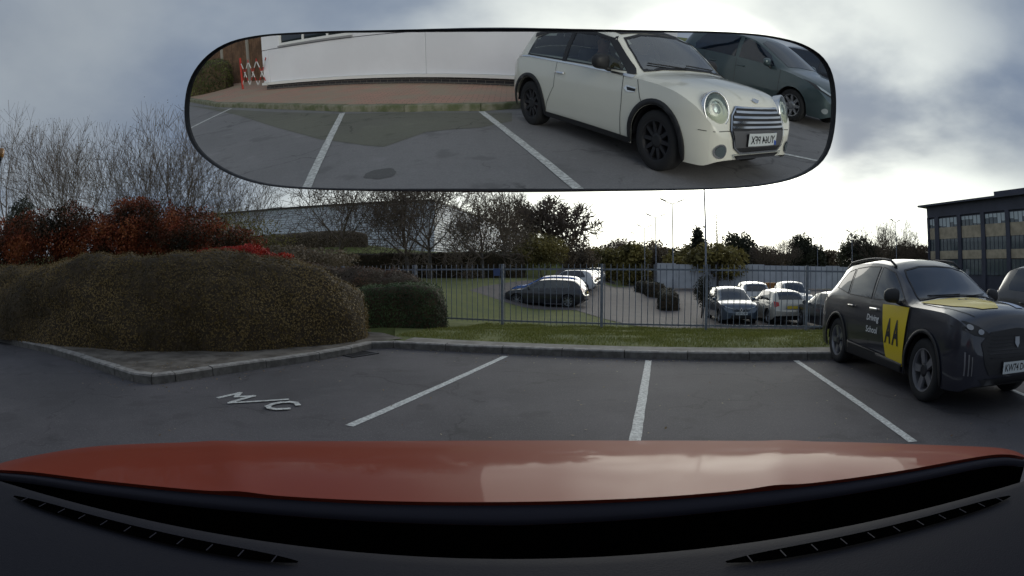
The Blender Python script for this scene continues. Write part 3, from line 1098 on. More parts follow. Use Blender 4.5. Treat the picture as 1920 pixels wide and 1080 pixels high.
# hedges round the far car park
hedge('field_hedge', 'long dark hedge under the grass bank, seen through the fence', [(-22, 44), (-8, 44.5), (1.2, 45.5)], .9, 2.2, M_wood, M_darkhedge, 15000, .07, seed=11, ground=G, exp=.45)
hedge('lane_hedge', 'low clipped hedge along the right side of the far lane, nearer piece', [(8.6, 26.5), (9.3, 29), (10.2, 32.5)], .55, .95, M_wood, M_darkhedge, 6000, .05, seed=13, ground=G, exp=.5)
hedge('lane_hedge', 'low clipped hedge along the right side of the far lane, farther piece', [(10.5, 35.5), (11.6, 41), (13, 50)], .7, 1.0, M_wood, M_darkhedge, 6000, .07, seed=14, ground=G, exp=.5)
shrub_mass('round_shrub', 'round dark shrub beside the blue grey hatchback', [B(1318, 546, 20, .42, .62), B(1326, 522, 20.4, .16, .2)], M_darkhedge, 2600, .04, stemz=-.55)
hedge('bank_hedge', 'brown hedge along the top of the grass bank below the white warehouse', [(-42, 54), (-28, 56), (-17, 58)], 1.1, 1.6, M_wood, M_brownl, 7000, .10, seed=15, ground=G, exp=.55)


# grass blades on the verge in front of the fence and just behind it
def grass(name, n, smin, smax, tmin, tmax, h):
    P = []
    while len(P) < n:
        s, t = random.uniform(smin, smax), random.uniform(tmin, tmax)
        p = KO + Ke * s + Kn * t
        if p.x < -1.7 and t > 2.4 and t < 4.6:
            continue
        k = noise.noise(Vector((p.x * 1.3, p.y * 1.3, 0)))
        if random.random() > .65 + k:
            continue
        P.append((p.x, p.y, G(p.x, p.y) - .01))
    P = np.array(P)
    n = len(P)
    a = rng.uniform(0, 2 * PI, n)
    hh = h * rng.uniform(.5, 1.4, n)
    w = rng.uniform(.003, .006, n) * 1.4
    dx = np.stack([np.cos(a), np.sin(a), np.zeros(n)], 1)
    ln = rng.normal(0, .35, (n, 3)) * hh[:, None]
    ln[:, 2] = hh
    Q = np.stack([P - dx * w[:, None], P + dx * w[:, None], P + ln], 1)
    o = mesh_from_quads(name, Q, M_blade, None, np.clip(rng.normal(.5, .25, n), 0, 1))
    o['kind'] = 'stuff'
    tag(o, 'short green grass on the verge along the fence', 'grass')
    return o


M_blade = leafmat('grass_blades', [(0.10, 0.12, 0.024), (0.18, 0.20, 0.045), (0.29, 0.27, 0.09)], trans=.3)
grass('verge_grass', 60000, -2.4, 9.0, .56, 6.0, .05)

# fallen leaves along the kerbs
P = []
while len(P) < 700:
    if random.random() < .6:
        p = KO + Ke * random.uniform(-2, 6) + Kn * -abs(random.gauss(0.03, .35))
    else:
        a_, b_ = random.choice(list(zip(kerb_left[:8], kerb_left[1:9])))
        d_ = (b_ - a_).normalized()
        p = a_.lerp(b_, random.random()) + Vector((-d_.y, d_.x, 0)) * random.gauss(-.12, .3)
    zz = .128 if (p - KO).dot(Kn) > 0.02 or p.x < -4 and p.y > 5.2 else .006
    P.append((p.x, p.y, zz))
for _ in range(120):
    P.append((random.uniform(-3, 5), random.uniform(2.5, 7.5), .008))
P = np.array(P)
nn_l = np.tile([[0, 0, 1.]], (len(P), 1))
o = mesh_from_quads('fallen_leaves', leaf_quads(P, nn_l, .017, .22), leafmat('dead_leaves', [(.10, .06, .03), (.26, .17, .08), (.42, .36, .24)]), None, rng.random(len(P)))
o['kind'] = 'stuff'
tag(o, 'dead leaves and grit scattered along the kerb and over the bays', 'leaf litter')

# ------------------------------------------------------------------ railing fence
FD = Vector((math.cos(-.33), math.sin(-.33), 0))
FO = Vector((2.36, 13.15, 0))
PW = 2.78
froot = thing('railing_fence', 'grey steel railing fence of upright bars on the grass verge', 'fence', (FO.x, FO.y, 0))
FTOP = 1.56


def railing(k, root):
    a = FD * (PW * k)
    b = FD * (PW * (k + 1))
    bm = bmesh.new()
    za, zb = G(FO.x + a.x, FO.y + a.y), G(FO.x + b.x, FO.y + b.y)
    ang = math.atan2(FD.y, FD.x)

    def rail(z0, z1, hh, th):
        M = Matrix.Translation(a) @ Matrix.Rotation(ang, 4, 'Z')
        vs = box(bm, (.04, -th, 0), (PW - .04, th, hh))
        for v in vs:
            t = v.co.x / PW
            v.co.z += z0 + (z1 - z0) * t
            v.co = M @ v.co
    rail(FTOP - .17, FTOP - .17, .045, .008)
    rail(za + .09, zb + .09, .045, .008)
    nb = 17
    for i in range(nb):
        t = (i + .5) / nb
        p = a.lerp(b, t)
        z0 = za + (zb - za) * t + .05
        tp = FTOP + random.uniform(-.003, .003)
        n_ = Vector((-FD.y, FD.x, 0)) * -.018
        tube(bm, [p + n_ + Vector((0, 0, z0)), p + n_ + Vector((0, 0, tp - .03)), p + n_ + Vector((0, 0, tp))], [.0105, .0105, .002], 6, caps=False)
    return finish('railing_panel', bm, M_metal, root)


def post(k, root):
    a = FD * (PW * k)
    z = G(FO.x + a.x, FO.y + a.y)
    bm = bmesh.new()
    bbox(bm, (-.035, -.035, z - .1), (.035, .035, FTOP - .02), .005, Matrix.Translation(a) @ Matrix.Rotation(math.atan2(FD.y, FD.x), 4, 'Z'), 1)
    bbox(bm, (-.04, -.04, FTOP - .022), (.04, .04, FTOP - .005), .004, Matrix.Translation(a) @ Matrix.Rotation(math.atan2(FD.y, FD.x), 4, 'Z'), 1)
    finish('post', bm, M_metal, root)


for k in range(-4, 4):
    railing(k, froot)
for k in range(-4, 5):
    post(k, froot)
# small blue notice on a post
nb_ = FO - FD * PW + Vector((-.14, -.07, 0))
bm = bmesh.new()
bbox(bm, (-.11, -.004, FTOP - .33), (.09, .004, FTOP - .13), .002, Matrix.Translation(nb_) @ Matrix.Rotation(math.atan2(FD.y, FD.x), 4, 'Z'), 1)
tag(finish('notice_plate', bm, mat('blue_notice', (.06, .09, .22), .5)), 'small blue notice plate hung on the railing near the dark hatchback', 'sign')

# ------------------------------------------------------------------ buildings
# white ribbed warehouse
def ribmat(name, c1, c2, scale, rough=.5):
    m = bpy.data.materials.new(name)
    m.use_nodes = True
    t = m.node_tree
    p = t.nodes['Principled BSDF']
    o = N(t, 'ShaderNodeTexCoord')
    w = N(t, 'ShaderNodeTexWave', wave_type='BANDS', bands_direction='Z', i_Scale=scale, i_Distortion=0.0)
    nz = N(t, 'ShaderNodeTexNoise', i_Scale=.7, i_Detail=5.0)
    t.links.new(o.outputs['Object'], w.inputs[0])
    t.links.new(o.outputs['Object'], nz.inputs[0])
    c = mixc(t, ramp(t, w.outputs['Fac'], .05, .35), c2, c1)
    c = mixc(t, ramp(t, nz.outputs[0], .4, .7, 0, .3), c, tuple(x * .7 for x in c1))
    t.links.new(c, p.inputs['Base Color'])
    b = N(t, 'ShaderNodeBump', i_Strength=.8, i_Distance=.05)
    t.links.new(w.outputs['Fac'], b.inputs['Height'])
    t.links.new(b.outputs[0], p.inputs['Normal'])
    p.inputs['Roughness'].default_value = rough
    return m


M_rib = ribmat('ribbed_cladding', (.80, .82, .87), (.58, .60, .65), .9)
wr = thing('warehouse', 'long pale ribbed warehouse with a dark roof edge behind the spreading trees', 'warehouse')
cB = at(815, 374, 72)
cA = at(385, 396, 76)
ztop = cB.z
dirA = Vector((cA.x - cB.x, cA.y - cB.y, 0))
A3 = Vector((cB.x, cB.y, 0)) + dirA * 1.35
dC = Vector((math.sin(.217), math.cos(.217), 0))
B3 = Vector((cB.x, cB.y, 0))
C3 = B3 + dC * 120
D3 = A3 + dC * 120
bm = bmesh.new()
prism(bm, [A3, B3, C3, D3], 0, ztop - .25)
finish('wall', bm, M_rib, wr)
bm = bmesh.new()
cx_ = (A3 + B3 + C3 + D3) / 4
prism(bm, [p + (p - cx_).normalized() * .35 for p in (A3, B3, C3, D3)], ztop - .247, ztop)
finish('roof', bm, M_dark, wr)
wn = Vector((-dirA.y, dirA.x, 0)).normalized()
if wn.y > 0:
    wn = -wn
p = at(503, 450, 74)
p = B3 + dirA * ((p.x - B3.x) / dirA.x)
for q, s_ in ((p, .55), (B3 + dirA * .45, .4)):
    qq = q + wn * .12
    bm = bmesh.new()
    box(bm, (qq.x - s_, qq.y - .1, 6.2), (qq.x + s_, qq.y + .1, 6.2 + s_))
    finish('wall_vent', bm, M_dark, wr)

# low white wall / sheds behind the far car park
M_shed = mat('white_sheeting', (.56, .58, .61), .6, var=.1, vscale=.6)
lw = thing('white_boundary_wall', 'long low white panelled wall behind the parked cars of the far car park', 'wall')
P0, P1 = at(1232, 505, 62), at(1800, 505, 56)
dw = Vector((P1.x - P0.x, P1.y - P0.y, 0))
Lw = dw.length
dw.normalize()
zt = at(1450, 498, 60).z
for k in range(int(Lw / 2.5)):
    bm = bmesh.new()
    a = P0 + dw * (k * 2.5)
    bbox(bm, (0.015, -.06, -.62), (2.485, .06, zt + (.12 if k % 5 == 0 else 0)), .02, Matrix.Translation((a.x, a.y, 0)) @ Matrix.Rotation(math.atan2(dw.y, dw.x), 4, 'Z'), 1)
    finish('panel', bm, M_shed, lw)
# flat roofed building over the lane end
fb = thing('flat_roofed_building', 'distant low flat roofed building between the trees at the end of the lane', 'building')
q0, q1 = at(1188, 466, 125), at(1262, 463, 125)
bm = bmesh.new()
box(bm, (q0.x, 125, -.6), (q1.x, 145, q0.z - .5))
finish('wall', bm, mat('far_wall', (.13, .125, .13), .8, var=.2, vscale=.3), fb)
bm = bmesh.new()
box(bm, (q0.x - .5, 124.5, q0.z - .497), (q1.x + .5, 145.5, q0.z + .1))
finish('roof', bm, M_dark, fb)
bm = bmesh.new()
box(bm, (q0.x + 3, 124.8, q0.z - 2.1), (q0.x + 5.8, 124.97, q0.z - .7))
box(bm, (q0.x + 6.4, 124.8, q0.z - 2.1), (q0.x + 8.6, 124.97, q0.z - .9))
finish('window', bm, M_shed, fb)

# office block at the right
ob = thing('office_block', 'dark framed office block with tan panels and a wide overhanging roof at the right edge', 'building')
M_ofr = mat('dark_cladding', (.055, .058, .085), .5, var=.15, vscale=.6)
M_tan = mat('tan_panels', (.46, .385, .28), .7, var=.18, vscale=.9)
M_owin = mat('office_glass', (.10, .125, .135), .08, coat=.5, spec=.8)
M_blind = mat('window_blinds', (.62, .68, .70), .7)
oE = at(1741, 505, 58)
# direction of the facade: coming nearer to the right
oF = at(1925, 470, 37)
od = Vector((oF.x - oE.x, oF.y - oE.y, 0)).normalized()
zr_ = at(1741, 388, 58).z
oM = Matrix.Translation((oE.x, oE.y, 0)) @ Matrix.Rotation(math.atan2(od.y, od.x), 4, 'Z')
OL = 46
zlev = lambda py: at(1741 + 22, py, 55.5).z
z_w1t, z_w1b, z_p1b, z_w2b, z_p2b = at(1760, 411, 56).z, at(1760, 428, 56).z, at(1760, 449, 56).z, at(1760, 471, 56).z, at(1760, 486, 56).z
bm = bmesh.new()
box(bm, (0, .35, -.7), (OL, 16, zr_ - .12))
bmx = bm
finish('wall', bm, M_ofr, ob).matrix_local = oM
bm = bmesh.new()
box(bm, (-1.3, -1.1, zr_ - .12), (OL, 17, zr_ + .16))
box(bm, (14.5, 1.2, zr_ + .16), (OL, 15, zr_ + 1.1))
box(bm, (24, 2.2, zr_ + 1.1), (OL, 14, zr_ + 1.9))
finish('roof', bm, M_ofr, ob).matrix_local = oM
bm = bmesh.new()
box(bm, (0, 0, z_w1t + .25), (OL, .347, zr_ - .123))
finish('top_band', bm, M_ofr, ob).matrix_local = oM
bay = 5.1
xs0 = [0.0, 2.2] + [2.2 + bay * (i + 1) for i in range(9)]
for i, x in enumerate(xs0):
    bm = bmesh.new()
    w_ = .8 if i != 1 else .9
    box(bm, (x - (0 if i == 0 else w_ / 2), -.12, -.7), (x + w_ / 2, .345, z_w1t + .247))
    finish('column', bm, M_ofr, ob).matrix_local = oM
for i in range(len(xs0) - 1):
    x0, x1 = xs0[i] + .42, xs0[i + 1] - .47
    for (zt_, zb_, kind_) in ((z_w1t, z_w1b, 'w'), (z_p1b, z_w2b, 'w'), (z_p2b - .1, z_p2b - 2.3, 'w')):
        wroot = None
        bm = bmesh.new()
        box(bm, (x0, .22, zb_), (x1, .30, zt_))
        wv = finish('window', bm, M_owin, ob)
        wv.matrix_local = oM
        nm_ = 5 if x1 - x0 > 2 else 2
        for k in range(nm_ + 1):
            bm = bmesh.new()
            xx = x0 + (x1 - x0) * k / nm_
            box(bm, (xx - .04, .15, zb_), (xx + .04, .217, zt_))
            finish('mullion', bm, M_ofr, wv)
        if zt_ == z_w1t:
            for k in range(nm_):
                bm = bmesh.new()
                xx = x0 + (x1 - x0) * k / nm_
                d_ = random.uniform(.35, 1)
                box(bm, (xx + .06, .19, zt_ - (zt_ - zb_) * d_), (xx + (x1 - x0) / nm_ - .06, .216, zt_ - .03))
                finish('blind', bm, M_blind, wv)
    for zt_, zb_ in ((z_w1b - .003, z_p1b + .003), (z_w2b - .003, z_p2b + .003)):
        bm = bmesh.new()
        box(bm, (x0, .12, zb_), (x1, .34, zt_))
        finish('spandrel_panel', bm, M_tan, ob).matrix_local = oM

# rear building with white panels
rw = thing('white_panel_building', 'white clad building on a dark brick plinth, seen in the mirror behind the car', 'building')
RA, RB = Vector((-7.45, -13.85, 0)), Vector((.1, -10.15, 0))
rd_ = (RB - RA).normalized()
rM = Matrix.Translation((RA.x, RA.y, 0)) @ Matrix.Rotation(math.atan2(rd_.y, rd_.x), 4, 'Z')
# local +x along the wall, wall body on local -y side (away from the camera)
RL = 11.3
M_wpan = mat('white_cladding', (.80, .81, .85), .45, var=.04, vscale=.5)
M_brk = bpy.data.materials.new('dark_brick')
M_brk.use_nodes = True
t = M_brk.node_tree
br = N(t, 'ShaderNodeTexBrick', i_Scale=1.0)
br.inputs['Color1'].default_value = (.045, .045, .052, 1)
br.inputs['Color2'].default_value = (.03, .03, .036, 1)
br.inputs['Mortar'].default_value = (.16, .15, .14, 1)
br.inputs['Mortar Size'].default_value = .008
br.inputs['Brick Width'].default_value = .225
br.inputs['Row Height'].default_value = .075
o_ = N(t, 'ShaderNodeTexCoord')
mp_ = N(t, 'ShaderNodeMapping')
mp_.inputs['Rotation'].default_value = (PI / 2, 0, 0)
t.links.new(o_.outputs['Object'], mp_.inputs[0])
t.links.new(mp_.outputs[0], br.inputs[0])
t.links.new(br.outputs[0], t.nodes['Principled BSDF'].inputs['Base Color'])
t.nodes['Principled BSDF'].inputs['Roughness'].default_value = .85
PZ = .12
bm = bmesh.new()
box(bm, (.05, -2.4, PZ - .05), (RL - .05, -.05, PZ + .16))
finish('brick_plinth', bm, M_brk, rw).matrix_local = rM
bm = bmesh.new()
box(bm, (-.04, -2.45, PZ + .161), (RL + .04, .06, PZ + .235))
finish('drip_sill', bm, M_white, rw).matrix_local = rM
xs_ = [0, .32, 6.15, 8.9, RL]
PT = 1.36
for a, b_ in zip(xs_, xs_[1:]):
    bm = bmesh.new()
    bbox(bm, (a + .008, -.1, PZ + .238), (b_ - .008, 0, PT), .006)
    finish('wall_panel', bm, M_wpan, rw).matrix_local = rM
bm = bmesh.new()
box(bm, (.02, -2.4, PZ + .24), (RL - .02, -.102, 3.9))
finish('wall', bm, M_wpan, rw).matrix_local = rM
for a, b_ in ((0, .9), (3.9, 6.15), (6.15, RL)):
    bm = bmesh.new()
    bbox(bm, (a + .008, -.1, PT + .02), (b_ - .008, 0, 3.8), .006)
    finish('wall_panel', bm, M_wpan, rw).matrix_local = rM
bm = bmesh.new()
box(bm, (.9, -.08, PT + .08), (3.9, -.04, 3.0))
wv = finish('window', bm, M_glassd, rw)
wv.matrix_local = rM
bm = bmesh.new()
for x in (.9, 1.93, 2.93, 3.84):
    box(bm, (x, -.035, PT + .08), (x + .07, -.01, 3.0))
box(bm, (.97, -.034, PT + .08), (3.84, -.012, PT + .15))
finish('frame', bm, M_white, wv)
bm = bmesh.new()
box(bm, (.88, -.06, PT + .025), (3.92, .05, PT + .077))
finish('sill', bm, mat('grey_sill', (.30, .30, .31), .5), wv)
bm = bmesh.new()
box(bm, (-.2, -2.6, 3.91), (RL + .2, .2, 4.15))
finish('roof', bm, M_dark, rw).matrix_local = rM
hedge('rear_hedge', 'green leafy hedge left of the white clad building, seen in the mirror', [(-19, -19.5), (-15, -18.6), (-11.2, -17.6)], .8, 1.25, M_wood, leafmat('green_hedge_leaves', [(0.03, 0.04, 0.012), (0.07, 0.085, 0.022), (0.13, 0.14, 0.045)]), 14000, .045, seed=21, z0=.1, exp=.5)
sh = thing('timber_fence', 'brown timber fence behind the green hedge, seen in the mirror', 'fence', (-22, -24, 0), math.atan2(6, 14))
bm = bmesh.new()
for k in range(110):
    box(bm, (k * .15, -.01, .1), (k * .15 + .14, .012 + .006 * (k % 2), 2.1))
finish('boards', bm, mat('fence_timber', (.13, .075, .045), .85, var=.3, vscale=3), sh)
M_cp = mat('concrete_posts', (.3, .29, .26), .9)
for k in range(9):
    bm = bmesh.new()
    box(bm, (k * 2, .03, .1), (k * 2 + .1, .12, 2.25))
    finish('post', bm, M_cp, sh)
# expanding red and white barrier
bp0, bp1 = mirror_point(452, 152, .12), mirror_point(499, 152, .12)
bp0, bp1 = bp0 * .76, bp1 * .76
bp0.z = bp1.z = .12
bd = (bp1 - bp0)
bl_ = bd.length
bar_ = thing('expanding_barrier', 'red and white expanding lattice barrier between the hedge and the white building', 'barrier', (bp0.x, bp0.y, .12), math.atan2(bd.y, bd.x))
M_rw = bpy.data.materials.new('red_white_bands')
M_rw.use_nodes = True
t = M_rw.node_tree
o_ = N(t, 'ShaderNodeTexCoord')
sx = N(t, 'ShaderNodeSeparateXYZ')
t.links.new(o_.outputs['Object'], sx.inputs[0])
fr = mth(t, 'FRACT', mth(t, 'MULTIPLY', sx.outputs[2], 3.2))
c = mixc(t, mth(t, 'GREATER_THAN', fr, .38), (.50, .03, .015), (.75, .75, .72))
t.links.new(c, t.nodes['Principled BSDF'].inputs['Base Color'])
bm = bmesh.new()
nx_ = 3
for k in range(nx_):
    a, b_ = bl_ * k / nx_, bl_ * (k + 1) / nx_
    for z0_, z1_, yy in ((.18, 1.02, -.012), (1.02, .18, .012)):
        d_ = Vector((b_ - a, 0, z1_ - z0_)).normalized()
        n_ = Vector((-d_.z, 0, d_.x)) * .03
        vs = []
        for y_ in (yy - .006, yy + .006):
            vs.append([bm.verts.new(Vector(q) + s_ * n_) for q, s_ in (((a, y_, z0_), 1), ((b_, y_, z1_), 1), ((b_, y_, z1_), -1), ((a, y_, z0_), -1))])
        bm.faces.new(vs[0])
        bm.faces.new(vs[1])
        for i in range(4):
            bm.faces.new((vs[0][i], vs[0][(i + 1) % 4], vs[1][(i + 1) % 4], vs[1][i]))
finish('lattice', bm, M_rw, bar_)
bm = bmesh.new()
bbox(bm, (-.08, -.03, 0), (.02, .03, 1.15), .01)
finish('end_post', bm, mat('red_plastic', (.45, .03, .015), .5), bar_)

# ------------------------------------------------------------------ lamp posts
def lamp_post(label, px, py, Y, arm=1.0, group='double headed lamp posts over the far car park', rot=0.0, ztop_=None):
    b = gpos(px, Y, -.58)
    h = (at(px, py, Y).z if ztop_ is None else ztop_) - b[2]
    root = thing('lamp_post', label, 'lamp post', b, rot, group)
    bm = bmesh.new()
    tube(bm, [(0, 0, 0), (0, 0, 1.3), (0, 0, 1.35), (0, 0, h)], [.09, .09, .07, .045], 8)
    finish('pole', bm, M_metal, root, smooth=True)
    for s in (-1, 1):
        bm = bmesh.new()
        tube(bm, [(0, 0, h - .02), (s * arm * .5, 0, h + .12 * arm), (s * arm * .62, 0, h + .2 * arm)], [.04, .035, .035], 6)
        finish('arm', bm, M_metal, root, smooth=True)
        bm = bmesh.new()
        bbox(bm, (-.3 * arm, -.13, -.04), (.3 * arm, .13, .05), .03, Matrix.Translation((s * arm * .85, 0, h + .3 * arm)) @ Matrix.Rotation(-s * .38, 4, 'Y'), 2)
        finish('lamp_head', bm, M_dark, root, smooth=True)
    return root


lamp_post('double headed lamp post, the tallest looking one left of the mast', 1262, 382, 43)
lamp_post('double headed lamp post, second in the receding row', 1230, 408, 55)
lamp_post('double headed lamp post, third in the receding row', 1209, 427, 68)
lamp_post('double headed lamp post, farthest and smallest of the receding row', 1195, 440, 82)
lamp_post('tall dark mast rising behind the mirror right of the lamp row', 1323.5, 340, 32, ztop_=9.2, rot=.3)
lamp_post('double headed lamp post over the domed dark tree', 1598, 437, 62, group='double headed lamp posts over the far car park')
lamp_post('double headed lamp post nearest the office block', 1681, 417, 58)
lamp_post('double headed lamp post between the evergreen and the domed tree', 1533, 449, 75)
# amber lantern, far left
p = at(2, 285, 10.5)
lt = thing('street_lantern', 'dark lamp column with an amber lantern at the far left edge', 'street lamp', (p.x, p.y, .12))
bm = bmesh.new()
tube(bm, [(0, 0, 0), (0, 0, p.z - .35)], [.09, .07], 10)
finish('pole', bm, M_dark, lt, smooth=True)
bm = bmesh.new()
zc0 = p.z - .12
tube(bm, [(0, 0, zc0 - .24), (0, 0, zc0 - .18), (0, 0, zc0 + .06), (0, 0, zc0 + .13), (0, 0, zc0 + .16)], [.12, .17, .19, .13, .03], 14)
finish('lantern', bm, mat('amber_lantern', (.32, .16, .05), .3, coat=.4), lt, smooth=True)
bm = bmesh.new()
tube(bm, [(0, 0, zc0 - .34), (0, 0, zc0 - .24)], [.08, .14], 12)
finish('collar', bm, M_dark, lt, smooth=True)

# ------------------------------------------------------------------ cars


def pchip(pts):
    xs = [p[0] for p in pts]
    ys = [p[1] for p in pts]
    n = len(xs)
    h = [xs[i + 1] - xs[i] for i in range(n - 1)]
    d = [(ys[i + 1] - ys[i]) / h[i] for i in range(n - 1)]
    m = [d[0]] + [0] * (n - 2) + [d[-1]]
    for i in range(1, n - 1):
        if d[i - 1] * d[i] > 0:
            w1, w2 = 2 * h[i] + h[i - 1], h[i] + 2 * h[i - 1]
            m[i] = (w1 + w2) / (w1 / d[i - 1] + w2 / d[i])

    def f(x):
        if x <= xs[0]:
            return ys[0]
        if x >= xs[-1]:
            return ys[-1]
        i = 0
        while x > xs[i + 1]:
            i += 1
        t = (x - xs[i]) / h[i]
        return ((1 + 2 * t) * (1 - t) ** 2 * ys[i] + t * (1 - t) ** 2 * h[i] * m[i] + t * t * (3 - 2 * t) * ys[i + 1] + t * t * (t - 1) * h[i] * m[i + 1])
    return f


def make_body(sp):
    """body shell as one surface lofted over stations along x (front = +x)"""
    zc, zb, zr, wr_ = pchip(sp['zc']), pchip(sp['zb']), pchip(sp['zr']), pchip(sp['wr'])
    xf, xr, hw = sp['xf'], sp['xr'], sp['hw']
    side = pchip(sp.get('side', [(.15, .93), (.3, .975), (.5, 1.0), (.65, .995), (.85, .965), (1.1, .90), (1.3, .85)]))
    cf, cr = sp.get('cf', .55), sp.get('cr', .35)
    pf, pr = sp.get('pf', 2.4), sp.get('pr', 3.0)
    ef, er = sp.get('ef', .55), sp.get('er', .75)
    zlo = pchip(sp['zlo'])
    ra = sp['ra']
    wheels = sp['wheels']
    zw = sp['rw']

    def hwx(x):
        k = 1.0
        if x > xf - cf:
            u = (x - (xf - cf)) / cf
            k = ef + (1 - ef) * max(0, 1 - u ** pf) ** (1 / pf) if u < 1 else ef
        if x < xr + cr:
            u = ((xr + cr) - x) / cr
            k = min(k, er + (1 - er) * max(0, 1 - u ** pr) ** (1 / pr) if u < 1 else er)
        return hw * k * sp.get('plan', lambda x: 1)(x)
    st = list(np.linspace(xr, xf, sp.get('nst', 104)))
    for x in (xr, xf):
        s = 1 if x == xr else -1
        st += [x + s * d for d in (.004, .012, .022, .035, .05, .07)]
    for wx in wheels:
        for a in np.linspace(0, PI, 19):
            st.append(wx + ra * math.cos(a))
    st = sorted(st)
    st2 = [st[0]]
    for x in st[1:]:
        if x - st2[-1] > .003:
            st2.append(x)
    st = st2
    NS, NG, NT = 14, 8, 10
    bm = bmesh.new()
    rings = []
    for x in st:
        w = hwx(x)
        zlow = zlo(x)
        for wx in wheels:
            dx = abs(x - wx)
            if dx <= ra + 1e-6:
                zlow = max(zlow, zw + math.sqrt(max(0, ra * ra - dx * dx)))
        zbv = max(zb(x), zlow + .03)
        fade = w / hw
        half = []
        for i in range(NS + 1):
            t = i / NS
            z = zlow + (zbv - zlow) * t
            y = w * side(z)
            half.append((y, z))
        yb = half[-1][0]
        zrv, wrv, zcv = zr(x), wr_(x) * fade, zc(x)
        zrv = max(zrv, zbv + .004)
        wrv = min(wrv, yb - .004)
        for i in range(1, NG + 1):
            t = i / NG
            z = zbv + (zrv - zbv) * t
            y = yb + (wrv - yb) * (t + .10 * math.sin(PI * t) * -1 * (1 if zrv - zbv > .1 else 0))
            half.append((y, z))
        zcv = max(zcv, zrv + .002)
        for i in range(1, NT + 1):
            t = i / NT
            half.append((wrv * (1 - t), zrv + (zcv - zrv) * (1 - (1 - t) ** sp.get('crown', 2.4))))
        rg = [bm.verts.new((x, y, z)) for y, z in half] + [bm.verts.new((x, -y, z)) for y, z in reversed(half[:-1])]
        rings.append(rg)
    n = len(rings[0])
    for a, b in zip(rings, rings[1:]):
        for k in range(n - 1):
            bm.faces.new((a[k], a[k + 1], b[k + 1], b[k]))
    for rg, s in ((rings[0], -1), (rings[-1], 1)):
        # gently bulged end cap
        cv = []
        prev = rg
        x0 = rg[0].co.x
        zm = sum(v.co.z for v in rg) / n
        for q, dx in ((.8, .012), (.5, .024), (.2, .03)):
            cur = [bm.verts.new((x0 + s * dx, v.co.y * q, zm + (v.co.z - zm) * q)) for v in rg]
            for k in range(n - 1):
                bm.faces.new((prev[k], prev[k + 1], cur[k + 1], cur[k]))
            bm.faces.new((prev[n - 1], prev[0], cur[0], cur[n - 1]))
            prev = cur
        bm.faces.new(prev)
    bmesh.ops.recalc_face_normals(bm, faces=bm.faces)
    return bm


